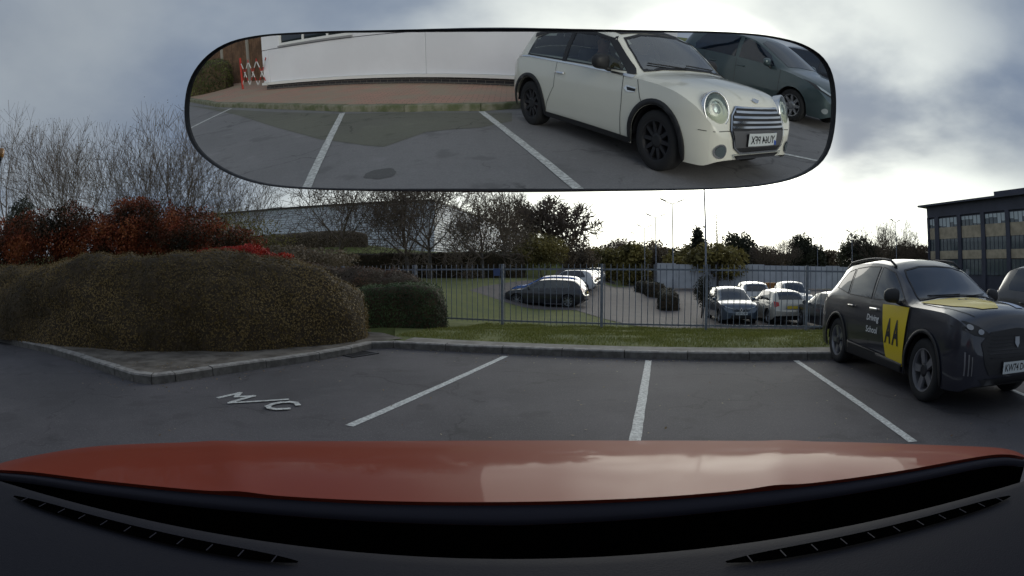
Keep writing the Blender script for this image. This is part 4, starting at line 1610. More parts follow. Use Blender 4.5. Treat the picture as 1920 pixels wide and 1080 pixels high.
class Car:
    def __init__(s, name, label, cat, loc, rz, sp, paint, group=None):
        s.sp = sp
        s.root = thing(name, label, cat, loc, rz, group)
        bm = make_body(sp)
        bmesh.ops.triangulate(bm, faces=[f for f in bm.faces if len(f.verts) > 4])
        s.bvh = BVHTree.FromBMesh(bm)
        s.bm = bm
        s.paint = paint

    def cut(s, axis, outline, sgn=1, inset=.03):
        """open the shell behind a see-through pane"""
        ix = {'y': (0, 2), 'x': (1, 2)}[axis]
        P = outline

        def inside(p):
            c = False
            j = len(P) - 1
            for i in range(len(P)):
                if (P[i][1] > p[1]) != (P[j][1] > p[1]) and p[0] < (P[j][0] - P[i][0]) * (p[1] - P[i][1]) / (P[j][1] - P[i][1]) + P[i][0]:
                    c = not c
                j = i
            return c
        rm = []
        for f in s.bm.faces:
            if axis == 'y' and f.normal.y * sgn < .35:
                continue
            if axis == 'x' and f.normal.x * sgn < .12:
                continue
            if all(inside((v.co[ix[0]], v.co[ix[1]])) for v in f.verts):
                rm.append(f)
        bmesh.ops.delete(s.bm, geom=rm, context='FACES')

    def shell(s):
        me = bpy.data.meshes.new('body')
        s.bm.to_mesh(me)
        s.bm.free()
        for p in me.polygons:
            p.use_smooth = True
        me.set_sharp_from_angle(angle=R(38))
        s.body = link('body', me, s.paint, s.root)
        return s.body

    def patch(s, name, outline, axis, sgn, m, off=.004, cell=.06, parent=None, smooth=True, thick=0.0, rim=None, maxd=None):
        """a panel cut to an outline and laid on the body surface"""
        bm = bmesh.new()
        mk = {'y': lambda a, b: (a, 0, b), 'x': lambda a, b: (0, a, b), 'z': lambda a, b: (a, b, 0)}[axis]
        bm.faces.new([bm.verts.new(mk(*p)) for p in outline])
        return s.lay(name, bm, axis, sgn, m, off, cell, parent, smooth, thick)

    def lay(s, name, bm, axis, sgn, m, off=.004, cell=.06, parent=None, smooth=True, thick=0.0):
        ai = 'xyz'.index(axis)
        oth = [i for i in range(3) if i != ai]
        for i in oth:
            lo = min(v.co[i] for v in bm.verts)
            hi = max(v.co[i] for v in bm.verts)
            x = math.floor(lo / cell) * cell + cell
            while x < hi:
                co = [0, 0, 0]
                no = [0, 0, 0]
                co[i] = x
                no[i] = 1
                bmesh.ops.bisect_plane(bm, geom=bm.verts[:] + bm.edges[:] + bm.faces[:], plane_co=co, plane_no=no, dist=1e-5)
                x += cell
        bmesh.ops.triangulate(bm, faces=[f for f in bm.faces if len(f.verts) > 4])
        d = Vector((0, 0, 0))
        d[ai] = -sgn
        for v in bm.verts:
            o = v.co.copy()
            o[ai] = sgn * 5
            h = s.bvh.ray_cast(o, d)
            if h[0] is None:
                o[ai] = sgn * {'x': s.sp['xf'] if sgn > 0 else -s.sp['xr'], 'y': s.sp['hw'], 'z': 1.2}[axis]
                h = s.bvh.find_nearest(o)
            nn = h[1]
            if nn.dot(-d) < 0:
                nn = -nn
            v.co = h[0] + nn * off
        if thick:
            ret = bmesh.ops.solidify(bm, geom=bm.faces[:], thickness=thick)
        else:
            for f in bm.faces:
                f.normal_update()
                if f.normal.dot(-d) < 0:
                    f.normal_flip()
        me = bpy.data.meshes.new(name)
        bm.to_mesh(me)
        bm.free()
        if smooth:
            for p in me.polygons:
                p.use_smooth = True
        return link(name, me, m, parent or s.root)

    def ring(s, name, outline, w, axis, sgn, m, off=.006, parent=None, cell=.06):
        """a border strip of width w inside an outline"""
        n = len(outline)
        P = [Vector((p[0], p[1])) for p in outline]
        area = sum(P[i].x * P[(i + 1) % n].y - P[(i + 1) % n].x * P[i].y for i in range(n))
        sg = 1 if area > 0 else -1
        inner = []
        for i in range(n):
            a, b, c = P[i - 1], P[i], P[(i + 1) % n]
            d1, d2 = (b - a).normalized(), (c - b).normalized()
            n1 = Vector((-d1.y, d1.x)) * sg
            n2 = Vector((-d2.y, d2.x)) * sg
            k = (n1 + n2)
            k = k / max(.35, k.length_squared / 2) * 1.0
            inner.append(b + k * w * .5 * 2 / 2)
        mk = {'y': lambda p: (p.x, 0, p.y), 'x': lambda p: (0, p.x, p.y), 'z': lambda p: (p.x, p.y, 0)}[axis]
        bm = bmesh.new()
        o = [bm.verts.new(mk(p)) for p in P]
        q = [bm.verts.new(mk(p)) for p in inner]
        for i in range(n):
            bm.faces.new((o[i], o[(i + 1) % n], q[(i + 1) % n], q[i]))
        return s.lay(name, bm, axis, sgn, m, off, cell, parent)

    def text(s, name, body, cx, cz, h, axis, sgn, m, off=.009, width=None, flip=False, rot=0.0, bold=0.0, parent=None, shear=0.0, upvec=None):
        cu = bpy.data.curves.new('t', 'FONT')
        cu.body = body
        cu.align_x = 'CENTER'
        cu.align_y = 'CENTER'
        cu.size = 1
        cu.offset = bold
        cu.shear = shear
        cu.resolution_u = 3
        ob_ = bpy.data.objects.new('t', cu)
        C.objects.link(ob_)
        dg = bpy.context.evaluated_depsgraph_get()
        me = bpy.data.meshes.new_from_object(ob_.evaluated_get(dg))
        bpy.data.objects.remove(ob_)
        bpy.data.curves.remove(cu)
        bm = bmesh.new()
        bm.from_mesh(me)
        bpy.data.meshes.remove(me)
        xs = [v.co.x for v in bm.verts]
        ys = [v.co.y for v in bm.verts]
        wx, wy = max(xs) - min(xs), max(ys) - min(ys)
        mx, my = (max(xs) + min(xs)) / 2, (max(ys) + min(ys)) / 2
        sy = h / wy
        sxx = (width / wx) if width else sy
        # reading direction: on the right side (y-) text runs towards +x; on the left side towards -x; on the front (x+) towards +y
        rdir = {('y', -1): 1, ('y', 1): -1, ('x', 1): 1, ('x', -1): -1, ('z', 1): 1}[(axis, sgn)]
        for v in bm.verts:
            a, b = (v.co.x - mx) * sxx * rdir, (v.co.y - my) * sy
            a, b = a * math.cos(rot) - b * math.sin(rot), a * math.sin(rot) + b * math.cos(rot)
            if axis == 'y':
                v.co = (cx + a, 0, cz + b)
            elif axis == 'x':
                v.co = (0, cx + a, cz + b)
            else:
                v.co = (cx + a, cz + b, 0)
        return s.lay(name, bm, axis, sgn, m, off, .08, parent, smooth=False)

    def wheels(s, rim_m, spokes=10, tw=.20, twin=False, face=.0, rim_r=None, steer=0.0, spoke_w=.05, cap_m=None):
        sp = s.sp
        r = sp['rw']
        rr = rim_r or r * .68
        for wx in sp['wheels']:
            for sd in (-1, 1):
                w = bpy.data.objects.new('wheel', None)
                bm = bmesh.new()
                prof = [(rr, -.5), (rr + .012, -.5), (r - .03, -.5), (r - .008, -.42), (r, -.30), (r, .30), (r - .008, .42), (r - .03, .5), (rr + .012, .5), (rr, .47)]
                n = 40
                rg = []
                for k in range(n):
                    a = 2 * PI * k / n
                    rg.append([bm.verts.new((p[0] * math.cos(a), p[1] * tw, p[0] * math.sin(a))) for p in prof])
                for k in range(n):
                    for i in range(len(prof) - 1):
                        bm.faces.new((rg[k][i], rg[k][i + 1], rg[(k + 1) % n][i + 1], rg[(k + 1) % n][i]))
                wo_ = finish('wheel', bm, M_rubber, s.root, smooth=True, angle=R(40))
                wo_.location = (wx, sd * (sp['hw'] * sp.get('side_at_wheel', .985) - tw / 2 - .012), r)
                if sd < 0:
                    wo_.rotation_euler = (0, 0, PI)
                if steer and wx > 0:
                    wo_.rotation_euler.z += steer
                bm = bmesh.new()
                # rim barrel and face
                tube_ = []
                for k in range(n):
                    a = 2 * PI * k / n
                    tube_.append([bm.verts.new((q * math.cos(a), y, q * math.sin(a))) for q, y in ((rr, .47 * tw), (rr - .012, .46 * tw), (rr - .022, .30 * tw), (rr - .03, -.1 * tw))])
                for k in range(n):
                    for i in range(3):
                        bm.faces.new((tube_[k][i], tube_[k][i + 1], tube_[(k + 1) % n][i + 1], tube_[(k + 1) % n][i]))
                for k in range(spokes):
                    for dd in ((-.10, .10) if twin else (0,)):
                        a = 2 * PI * k / spokes + dd
                        M = Matrix.Rotation(a, 4, 'Y')
                        v = []
                        y0, y1 = .34 * tw + face, .18 * tw + face
                        for (x_, hw_, ya, yb2) in ((.03, spoke_w * .62, y0, y1), (rr - .015, spoke_w * .45, y0 + .008, y1)):
                            v.append([bm.verts.new(M @ Vector((x_, ya, -hw_))), bm.verts.new(M @ Vector((x_, ya, hw_))), bm.verts.new(M @ Vector((x_, yb2, hw_ * 1.3))), bm.verts.new(M @ Vector((x_, yb2, -hw_ * 1.3)))])
                        for i in range(4):
                            bm.faces.new((v[0][i], v[0][(i + 1) % 4], v[1][(i + 1) % 4], v[1][i]))
                rim = finish('rim', bm, rim_m, wo_)
                bm = bmesh.new()
                tube(bm, [(0, .1 * tw, 0), (0, .36 * tw + face, 0), (0, .40 * tw + face, 0)], [.075, .075, .05], 16)
                finish('hub_cap', bm, cap_m or rim_m, wo_)
                bm = bmesh.new()
                tube(bm, [(0, -.2 * tw, 0), (0, -.12 * tw, 0)], [rr - .02, rr - .02], 24)
                finish('brake_disc', bm, M_dark, wo_)
                bpy.data.objects.remove(w)

    def underside(s):
        sp = s.sp
        bm = bmesh.new()
        xr, xf, hw, ra = sp['xr'], sp['xf'], sp['hw'], sp['ra']
        prev = xr + .25
        for wx in sorted(sp['wheels']):
            box(bm, (prev, -hw * .86, .2), (wx - ra - .01, hw * .86, .30))
            prev = wx + ra + .01
        box(bm, (prev, -hw * .62, .22), (xf - .25, hw * .62, .30))
        box(bm, (xr + .3, -hw * .62, .301), (xf - .35, hw * .62, .6))
        for wx in sp['wheels']:
            # inner wheel arch
            for sd in (-1, 1):
                pv = None
                for i in range(15):
                    a = PI * i / 14
                    q = (wx + (ra + .004) * math.cos(a), sp['rw'] + (ra + .004) * math.sin(a))
                    cur = [bm.verts.new((q[0], sd * hw * .60, q[1])), bm.verts.new((q[0], sd * hw * .955, q[1]))]
                    if pv:
                        bm.faces.new((pv[0], pv[1], cur[1], cur[0]))
                    pv = cur
        return finish('underbody', bm, M_black, s.root)

    def arches(s, m, w=.045, off=.012, sill=True, z_sill=.32):
        """dark wheel arch trims and sill trim following the openings"""
        sp = s.sp
        ra, rw = sp['ra'], sp['rw']
        for sd in (-1, 1):
            for wx in sp['wheels']:
                bm = bmesh.new()
                o, q = [], []
                for i in range(29):
                    a = R(-28) + (PI + R(56)) * i / 28
                    o.append(bm.verts.new((wx + (ra + w) * math.cos(a), 0, max(.2, rw + (ra + w) * math.sin(a)))))
                    q.append(bm.verts.new((wx + (ra + .002) * math.cos(a), 0, max(.2, rw + (ra + .002) * math.sin(a)))))
                for i in range(28):
                    bm.faces.new((o[i], o[i + 1], q[i + 1], q[i]))
                s.lay('wheel_arch_trim', bm, 'y', sd, m, off, .2, thick=-.01)
            if sill:
                a, b = sorted(sp['wheels'])
                s.patch('sill_trim', [(a + ra + w * .8, .17), (b - ra - w * .8, .17), (b - ra - w * .6, z_sill), (a + ra + w * .6, z_sill)], 'y', sd, m, off, .15)

    def door_mirror(s, x, z, m, w=.11, h=.085, reach=.10, d=.07):
        sp = s.sp
        for sd in (-1, 1):
            o = Vector((x, sd * 5, z))
            hcast = s.bvh.ray_cast(o, Vector((0, -sd, 0)))
            y0 = abs(hcast[0].y) if hcast[0] is not None else sp['hw'] * .9
            bm = bmesh.new()
            b = bmesh.new()
            bmesh.ops.create_icosphere(b, subdivisions=3, radius=1)
            for v in b.verts:
                x_, y_, z_ = v.co
                e = .72
                x_, y_, z_ = [math.copysign(abs(q) ** e, q) for q in (x_, y_, z_)]
                if x_ < -.2:
                    x_ = -.2 + (x_ + .2) * .15
                v.co = (x_ * d, sd * (y_ * w), z_ * h * (1 - .12 * y_))
            for f in b.faces:
                f.smooth = True
            merge(bm, b, Matrix.Translation((x, sd * (y0 + reach + w * .6), z + .05)))
            mo = finish('door_mirror', bm, m, s.root, smooth=True)
            bm = bmesh.new()
            tube(bm, [(x + .03, sd * (y0 - .01), z - .05), (x + .02, sd * (y0 + reach * .6), z - .03), (x, sd * (y0 + reach + w * .4), z + .0)], [.03, .024, .022], 8)
            finish('mirror_arm', bm, M_black, mo, smooth=True)

    def plate(s, txt, z, x_sgn=1, m=None, h=.11, w=.52, off=.02, y=0.0, badge=True):
        pl = s.patch('number_plate', [(y - w / 2, z - h / 2), (y + w / 2, z - h / 2), (y + w / 2, z + h / 2), (y - w / 2, z + h / 2)], 'x', x_sgn, m or M_plate, off, .13, smooth=False)
        pl_flat = min(v.co.x * x_sgn for v in pl.data.vertices)
        mxx = max(v.co.x * x_sgn for v in pl.data.vertices)
        for v in pl.data.vertices:
            v.co.x = mxx * x_sgn
        if txt:
            t_ = s.text('plate_lettering', txt, y, z, h * .62, 'x', x_sgn, M_blacktxt, off, width=w * .86, parent=pl, bold=.01)
            for v in t_.data.vertices:
                v.co.x = (mxx + .003) * x_sgn
        # plate rim so it has a thickness
        bm = bmesh.new()
        box(bm, (mxx - .02, y - w / 2 - .006, z - h / 2 - .006), (mxx - .002, y + w / 2 + .006, z + h / 2 + .006)) if x_sgn > 0 else box(bm, (-mxx + .002, y - w / 2 - .006, z - h / 2 - .006), (-mxx + .02, y + w / 2 + .006, z + h / 2 + .006))
        finish('plate_holder', bm, M_black, pl)
        return pl

    def line(s, name, pts, axis, sgn, w=.008, m=None, off=.003, parent=None):
        """shut line or crease as a thin dark strip"""
        bm = bmesh.new()
        mk = {'y': lambda p: (p[0], 0, p[1]), 'x': lambda p: (0, p[0], p[1]), 'z': lambda p: (p[0], p[1], 0)}[axis]
        P = [Vector(p) for p in pts]
        L, Q = [], []
        for i, p in enumerate(P):
            d = (P[min(i + 1, len(P) - 1)] - P[max(i - 1, 0)]).normalized()
            n_ = Vector((-d.y, d.x)) * w / 2
            L.append(bm.verts.new(mk(p + n_)))
            Q.append(bm.verts.new(mk(p - n_)))
        for i in range(len(P) - 1):
            bm.faces.new((L[i], L[i + 1], Q[i + 1], Q[i]))
        return s.lay(name, bm, axis, sgn, m or M_black, off, .07, parent or s.root)


def paintmat(name, col, metal=.0, rough=.32):
    m = mat(name, col, rough, metal, coat=1.0)
    t = m.node_tree
    # light road film towards a slightly duller gloss
    o = N(t, 'ShaderNodeTexCoord')
    nz = N(t, 'ShaderNodeTexNoise', i_Scale=2.2, i_Detail=6.0, i_Roughness=.7)
    t.links.new(o.outputs['Object'], nz.inputs[0])
    p = t.nodes['Principled BSDF']
    t.links.new(ramp(t, nz.outputs[0], .35, .75, .03, .16), p.inputs['Coat Roughness'])
    c = mixc(t, ramp(t, nz.outputs[0], .45, .8, 0, .07), col, tuple(.6 * x + .4 * y for x, y in zip(col, (.16, .14, .12))))
    t.links.new(c, p.inputs['Base Color'])
    return m


def ellipse(cx, cz, rx, rz, n=28, rot=0):
    return [(cx + rx * math.cos(2 * PI * i / n) * math.cos(rot) - rz * math.sin(2 * PI * i / n) * math.sin(rot), cz + rx * math.cos(2 * PI * i / n) * math.sin(rot) + rz * math.sin(2 * PI * i / n) * math.cos(rot)) for i in range(n)]


def mirror_y(pl):
    return [(-a, b) for a, b in reversed(pl)]


# ---- the driving school crossover at the right
P_aa = paintmat('anthracite_paint', (.016, .018, .030), metal=.1, rough=.35)
SP_AA = dict(xf=2.12, xr=-2.10, hw=.885, rw=.335, ra=.385, wheels=(1.303, -1.303),
             zc=[(-2.10, .78), (-2.06, .98), (-1.98, 1.07), (-1.84, 1.17), (-1.62, 1.38), (-1.45, 1.475), (-1.1, 1.51), (-.5, 1.535), (-.02, 1.515), (.24, 1.45), (.58, 1.27), (.93, 1.10), (1.04, 1.07), (1.6, 1.045), (1.92, 1.005), (2.04, .955), (2.09, .86), (2.12, .66)],
             zb=[(-2.10, .72), (-1.97, .94), (-1.6, 1.02), (-1.0, 1.01), (.3, .98), (.9, .97), (1.6, .955), (1.92, .90), (2.06, .80), (2.12, .58)],
             zr=[(-2.10, .74), (-1.97, 1.0), (-1.84, 1.09), (-1.62, 1.28), (-1.45, 1.385), (-1.2, 1.44), (-.5, 1.47), (-.02, 1.44), (.24, 1.37), (.58, 1.19), (.93, 1.02), (1.04, 1.01), (1.6, .985), (1.92, .935), (2.06, .85), (2.12, .61)],
             wr=[(-2.10, .70), (-1.9, .66), (-1.5, .62), (-.5, .635), (.24, .64), (.68, .71), (.95, .76), (1.6, .72), (2.12, .62)],
             zlo=[(-2.10, .42), (-2.0, .28), (-1.7, .22), (1.7, .22), (2.0, .24), (2.12, .30)],
             cf=.50, ef=.66, pf=2.9, cr=.4, er=.72)
aa = Car('driving_school_car', 'dark grey crossover with yellow door and bonnet panels in the bay at the right edge', 'car', (5.47, 4.93, 0), -1.80, SP_AA, P_aa)
aa.shell()
for sd in (-1, 1):
    w1 = [(.73, 1.015), (.22, 1.35), (-.02, 1.405), (-.12, 1.415), (-.14, 1.0)]
    w2 = [(-.20, 1.0), (-.18, 1.42), (-.55, 1.425), (-.97, 1.40), (-.97, 1.03)]
    w3 = [(-1.02, 1.035), (-1.02, 1.395), (-1.25, 1.35), (-1.42, 1.22), (-1.50, 1.11)]
    for w_ in (w1, w2, w3):
        o = aa.patch('side_window', w_, 'y', sd, M_glassd, .004)
        aa.ring('window_trim', w_, .022, 'y', sd, M_black, .007, parent=o)
    aa.line('door_seam', [(-.16, .98), (-.14, .7), (-.14, .34)], 'y', sd)
    aa.line('door_seam', [(.93, .97), (.95, .6), (.88, .34)], 'y', sd)
    aa.line('door_seam', [(-.98, 1.0), (-.96, .8), (-.86, .6), (-.80, .34)], 'y', sd)
    for hx in (-.03, -.78):
        h_ = aa.patch('door_handle', [(hx - .11, .865), (hx + .11, .865), (hx + .11, .895), (hx - .11, .895)], 'y', sd, M_chrome if hx == -.03 else P_aa, .02, thick=-.015)
    # crease panel on the lower doors
    aa.patch('door_cladding', [(-.86, .22), (.80, .22), (.86, .33), (-.82, .40)], 'y', sd, M_black, .014, thick=-.01)
    # roof rail
    bm = bmesh.new()
    pts = []
    for i in range(11):
        x = .16 - 1.62 * i / 10
        hh = aa.bvh.ray_cast(Vector((x, sd * .60, 3)), Vector((0, 0, -1)))[0]
        pts.append((x, sd * .605, hh.z + (.012 if i in (0, 10) else .05)))
    tube(bm, pts, .016, 8)
    finish('roof_rail', bm, M_dark, aa.root, smooth=True)
    # lamps
    hl = [(sd * .865, .90), (sd * .85, .83), (sd * .70, .775), (sd * .50, .745), (sd * .47, .785), (sd * .62, .85), (sd * .76, .895)]
    if sd > 0:
        hl = hl[::-1]
    hp = aa.patch('headlight', hl, 'x', 1, M_black, .006, .05)
    for k, (a, b) in enumerate(((.74, .842), (.60, .80))):
        aa.patch('lamp_unit', ellipse(sd * a, b, .045, .024), 'x', 1, M_alloy, .012, .03, parent=hp)
    for k in range(3):
        yy = sd * (.80 - .035 * k)
        aa.patch('running_light', [(yy, .62 - .02 * k), (yy + .012, .62 - .02 * k), (yy - sd * .01 + .012, .40), (yy - sd * .01, .40)], 'x', 1, M_alloy, .012, .05, parent=hp)
    tl = [(sd * .82, .96), (sd * .80, .84), (sd * .40, .86), (sd * .40, .95)]
    aa.patch('tail_light', tl, 'x', -1, M_red, .006, .05)
ws = [(-.63, 1.035), (-.36, 1.075), (0, 1.09), (.36, 1.075), (.63, 1.035), (.565, 1.33), (.50, 1.41), (.3, 1.43), (-.3, 1.43), (-.50, 1.41), (-.565, 1.33)]
ws = [(-.70, 1.035), (-.4, 1.075), (0, 1.087), (.4, 1.075), (.70, 1.035), (.60, 1.30), (.555, 1.375), (.3, 1.425), (0, 1.435), (-.3, 1.425), (-.555, 1.375), (-.60, 1.30)]
o = aa.patch('windscreen', ws, 'x', 1, M_glassd, .005, .05)
aa.ring('windscreen_trim', ws, .03, 'x', 1, M_black, .008, parent=o)
rwn = [(-.58, 1.12), (.58, 1.12), (.50, 1.38), (-.50, 1.38)]
aa.patch('rear_window', rwn, 'x', -1, M_glassd, .006, .05)
# yellow panels
yd = aa.patch('yellow_door_panel', [(.20, .955), (.50, .96), (.90, .955), (.885, .60), (.86, .30), (.60, .27), (.42, .36)], 'y', -1, M_yellow, .018)
yd['label'] = 'yellow panel with black AA on the front door'
aa.text('lettering', 'A', .47, .66, .29, 'y', -1, M_blacktxt, .0225, width=.17, bold=.035, parent=yd)
aa.text('lettering', 'A', .67, .655, .29, 'y', -1, M_blacktxt, .0225, width=.17, bold=.035, parent=yd)
yd2 = aa.patch('yellow_door_panel', [(.20, .955), (.90, .955), (.86, .30), (.42, .36)], 'y', 1, M_yellow, .018)
aa.text('lettering', 'AA', .57, .67, .25, 'y', 1, M_blacktxt, .0215, width=.42, bold=.02, parent=yd2)
wt = mat('white_lettering', (.75, .76, .76), .5)
aa.text('lettering', 'Driving', -.03, .76, .10, 'y', -1, wt, .014, width=.36, bold=.015)
aa.text('lettering', 'School', -.03, .625, .08, 'y', -1, wt, .014, width=.34, bold=.015)
yb = aa.patch('yellow_bonnet_panel', [(1.00, -.745), (1.05, -.40), (1.05, .22), (1.62, .04), (1.90, -.16), (1.86, -.40), (1.55, -.62)], 'z', 1, M_yellow, .006, .05)
aa.text('lettering', 'AA', 1.20, -.16, .10, 'z', 1, M_blacktxt, .009, width=.26, rot=R(90), parent=yb, bold=.02)
wb_ = aa.patch('pale_bonnet_stripe', [(1.42, .26), (1.42, .46), (1.90, .34), (1.90, .18)], 'z', 1, mat('pale_blue_vinyl', (.42, .50, .68), .4), .006, .05)
aa.line('bonnet_seam', [(1.08, -.755), (1.4, -.74), (1.75, -.68), (1.95, -.60)], 'z', 1, .012)
aa.line('bonnet_seam', [(1.08, .755), (1.4, .74), (1.75, .68), (1.95, .60)], 'z', 1, .012)
# front face
gr = aa.patch('grille', [(-.60, .70), (-.54, .50), (-.46, .40), (.46, .40), (.54, .50), (.60, .70), (.44, .80), (0, .83), (-.44, .80)], 'x', 1, M_black, .008, .06)
for k in range(7):
    zz = .555 + k * .034
    ww = .50 - abs(k - 2) * .02
    aa.patch('grille_slat', [(-ww, zz), (ww, zz), (ww, zz + .010), (-ww, zz + .010)], 'x', 1, M_dark, .014, .1, parent=gr)
aa.patch('badge', [(-.04, .68), (0, .635), (.04, .68), (.04, .745), (-.04, .745)], 'x', 1, M_alloy, .02, .1, parent=gr)
aa.patch('lower_intake', [(-.6, .36), (-.5, .27), (.5, .27), (.6, .36)], 'x', 1, M_black, .008, .06)
aa.plate('KW74 DCF', .46, off=.03)
aa.root.scale = (1, 1, 1.02)
aa.underside()
aa.arches(M_black, .042, .010, sill=False)
aa.wheels(mat('dark_alloy', (.30, .30, .32), .35, .7), 5, .205, twin=True, spoke_w=.045, cap_m=M_dark)
aa.door_mirror(.60, 1.03, M_black, w=.115, h=.085, reach=.08)
# wipers
bm = bmesh.new()
for y0, y1 in ((-.55, -.02), (.05, .55)):
    pts = []
    for k in range(6):
        y = y0 + (y1 - y0) * k / 5
        h = aa.bvh.ray_cast(Vector((5, y, 1.083 + .004 * k)), Vector((-1, 0, 0)))[0]
        if h is not None:
            pts.append((h.x + .015, y, h.z + .01))
    tube(bm, pts, .005, 5)
finish('wiper', bm, M_black, aa.root)

# ---- cream three door hatchback seen in the mirror
P_cr = paintmat('cream_paint', (.80, .785, .68), rough=.35)
SP_MI = dict(xf=1.96, xr=-1.80, hw=.862, rw=.305, ra=.355, wheels=(1.247, -1.247),
             zc=[(-1.80, .62), (-1.77, .85), (-1.70, .98), (-1.60, 1.18), (-1.47, 1.36), (-1.2, 1.392), (-.5, 1.412), (.0, 1.40), (.30, 1.345), (.55, 1.20), (.86, .985), (.95, .955), (1.3, .94), (1.6, .915), (1.78, .87), (1.88, .80), (1.93, .70), (1.96, .55)],
             zb=[(-1.80, .60), (-1.70, .86), (-1.4, .935), (-.8, .93), (.3, .905), (.9, .88), (1.4, .845), (1.7, .76), (1.88, .62), (1.96, .48)],
             zr=[(-1.80, .61), (-1.70, .92), (-1.60, 1.10), (-1.47, 1.28), (-1.2, 1.325), (-.5, 1.345), (.0, 1.33), (.30, 1.27), (.55, 1.12), (.86, .915), (.95, .905), (1.3, .89), (1.6, .865), (1.78, .81), (1.88, .72), (1.96, .52)],
             wr=[(-1.80, .72), (-1.6, .64), (-1.4, .60), (-.5, .625), (.30, .635), (.6, .68), (.86, .725), (1.3, .70), (1.96, .58)],
             zlo=[(-1.80, .38), (-1.65, .25), (-1.4, .19), (1.5, .19), (1.82, .20), (1.96, .27)],
             cf=.56, ef=.64, pf=2.4, cr=.35, er=.78)
mi = Car('cream_hatchback', 'cream three door hatchback with black wheels and arches parked behind, seen in the mirror', 'car', (1.571, -5.993, 0), 1.071, SP_MI, P_cr)
M_clear = bpy.data.materials.new('car_window_glass')
M_clear.use_nodes = True
t = M_clear.node_tree
t.nodes.clear()
tr = N(t, 'ShaderNodeBsdfTransparent')
tr.inputs[0].default_value = (.86, .92, .90, 1)
gl = N(t, 'ShaderNodeBsdfGlossy', i_Roughness=.02)
fr_ = N(t, 'ShaderNodeFresnel', i_IOR=1.6)
mx = N(t, 'ShaderNodeMixShader')
t.links.new(mth(t, 'ADD', mth(t, 'MULTIPLY', fr_.outputs[0], 1.0), .04, clamp=True), mx.inputs[0])
t.links.new(tr.outputs[0], mx.inputs[1])
t.links.new(gl.outputs[0], mx.inputs[2])
t.links.new(mx.outputs[0], N(t, 'ShaderNodeOutputMaterial').inputs[0])
mw1 = [(.72, .925), (.26, 1.245), (.02, 1.29), (-.42, 1.305), (-.42, .935)]
mw2 = [(-.48, .937), (-.48, 1.305), (-1.05, 1.28), (-1.30, 1.20), (-1.36, .96)]
mws = [(-.66, .935), (-.4, .965), (0, .975), (.4, .965), (.66, .935), (.60, 1.18), (.555, 1.27), (.3, 1.325), (0, 1.335), (-.3, 1.325), (-.555, 1.27), (-.60, 1.18)]
mrw = [(-.56, 1.02), (.56, 1.02), (.50, 1.26), (-.50, 1.26)]
for sd in (-1, 1):
    mi.cut('y', mw1, sd)
    mi.cut('y', mw2, sd)
mi.cut('x', mws, 1)
mi.cut('x', mrw, -1)
mi.shell()
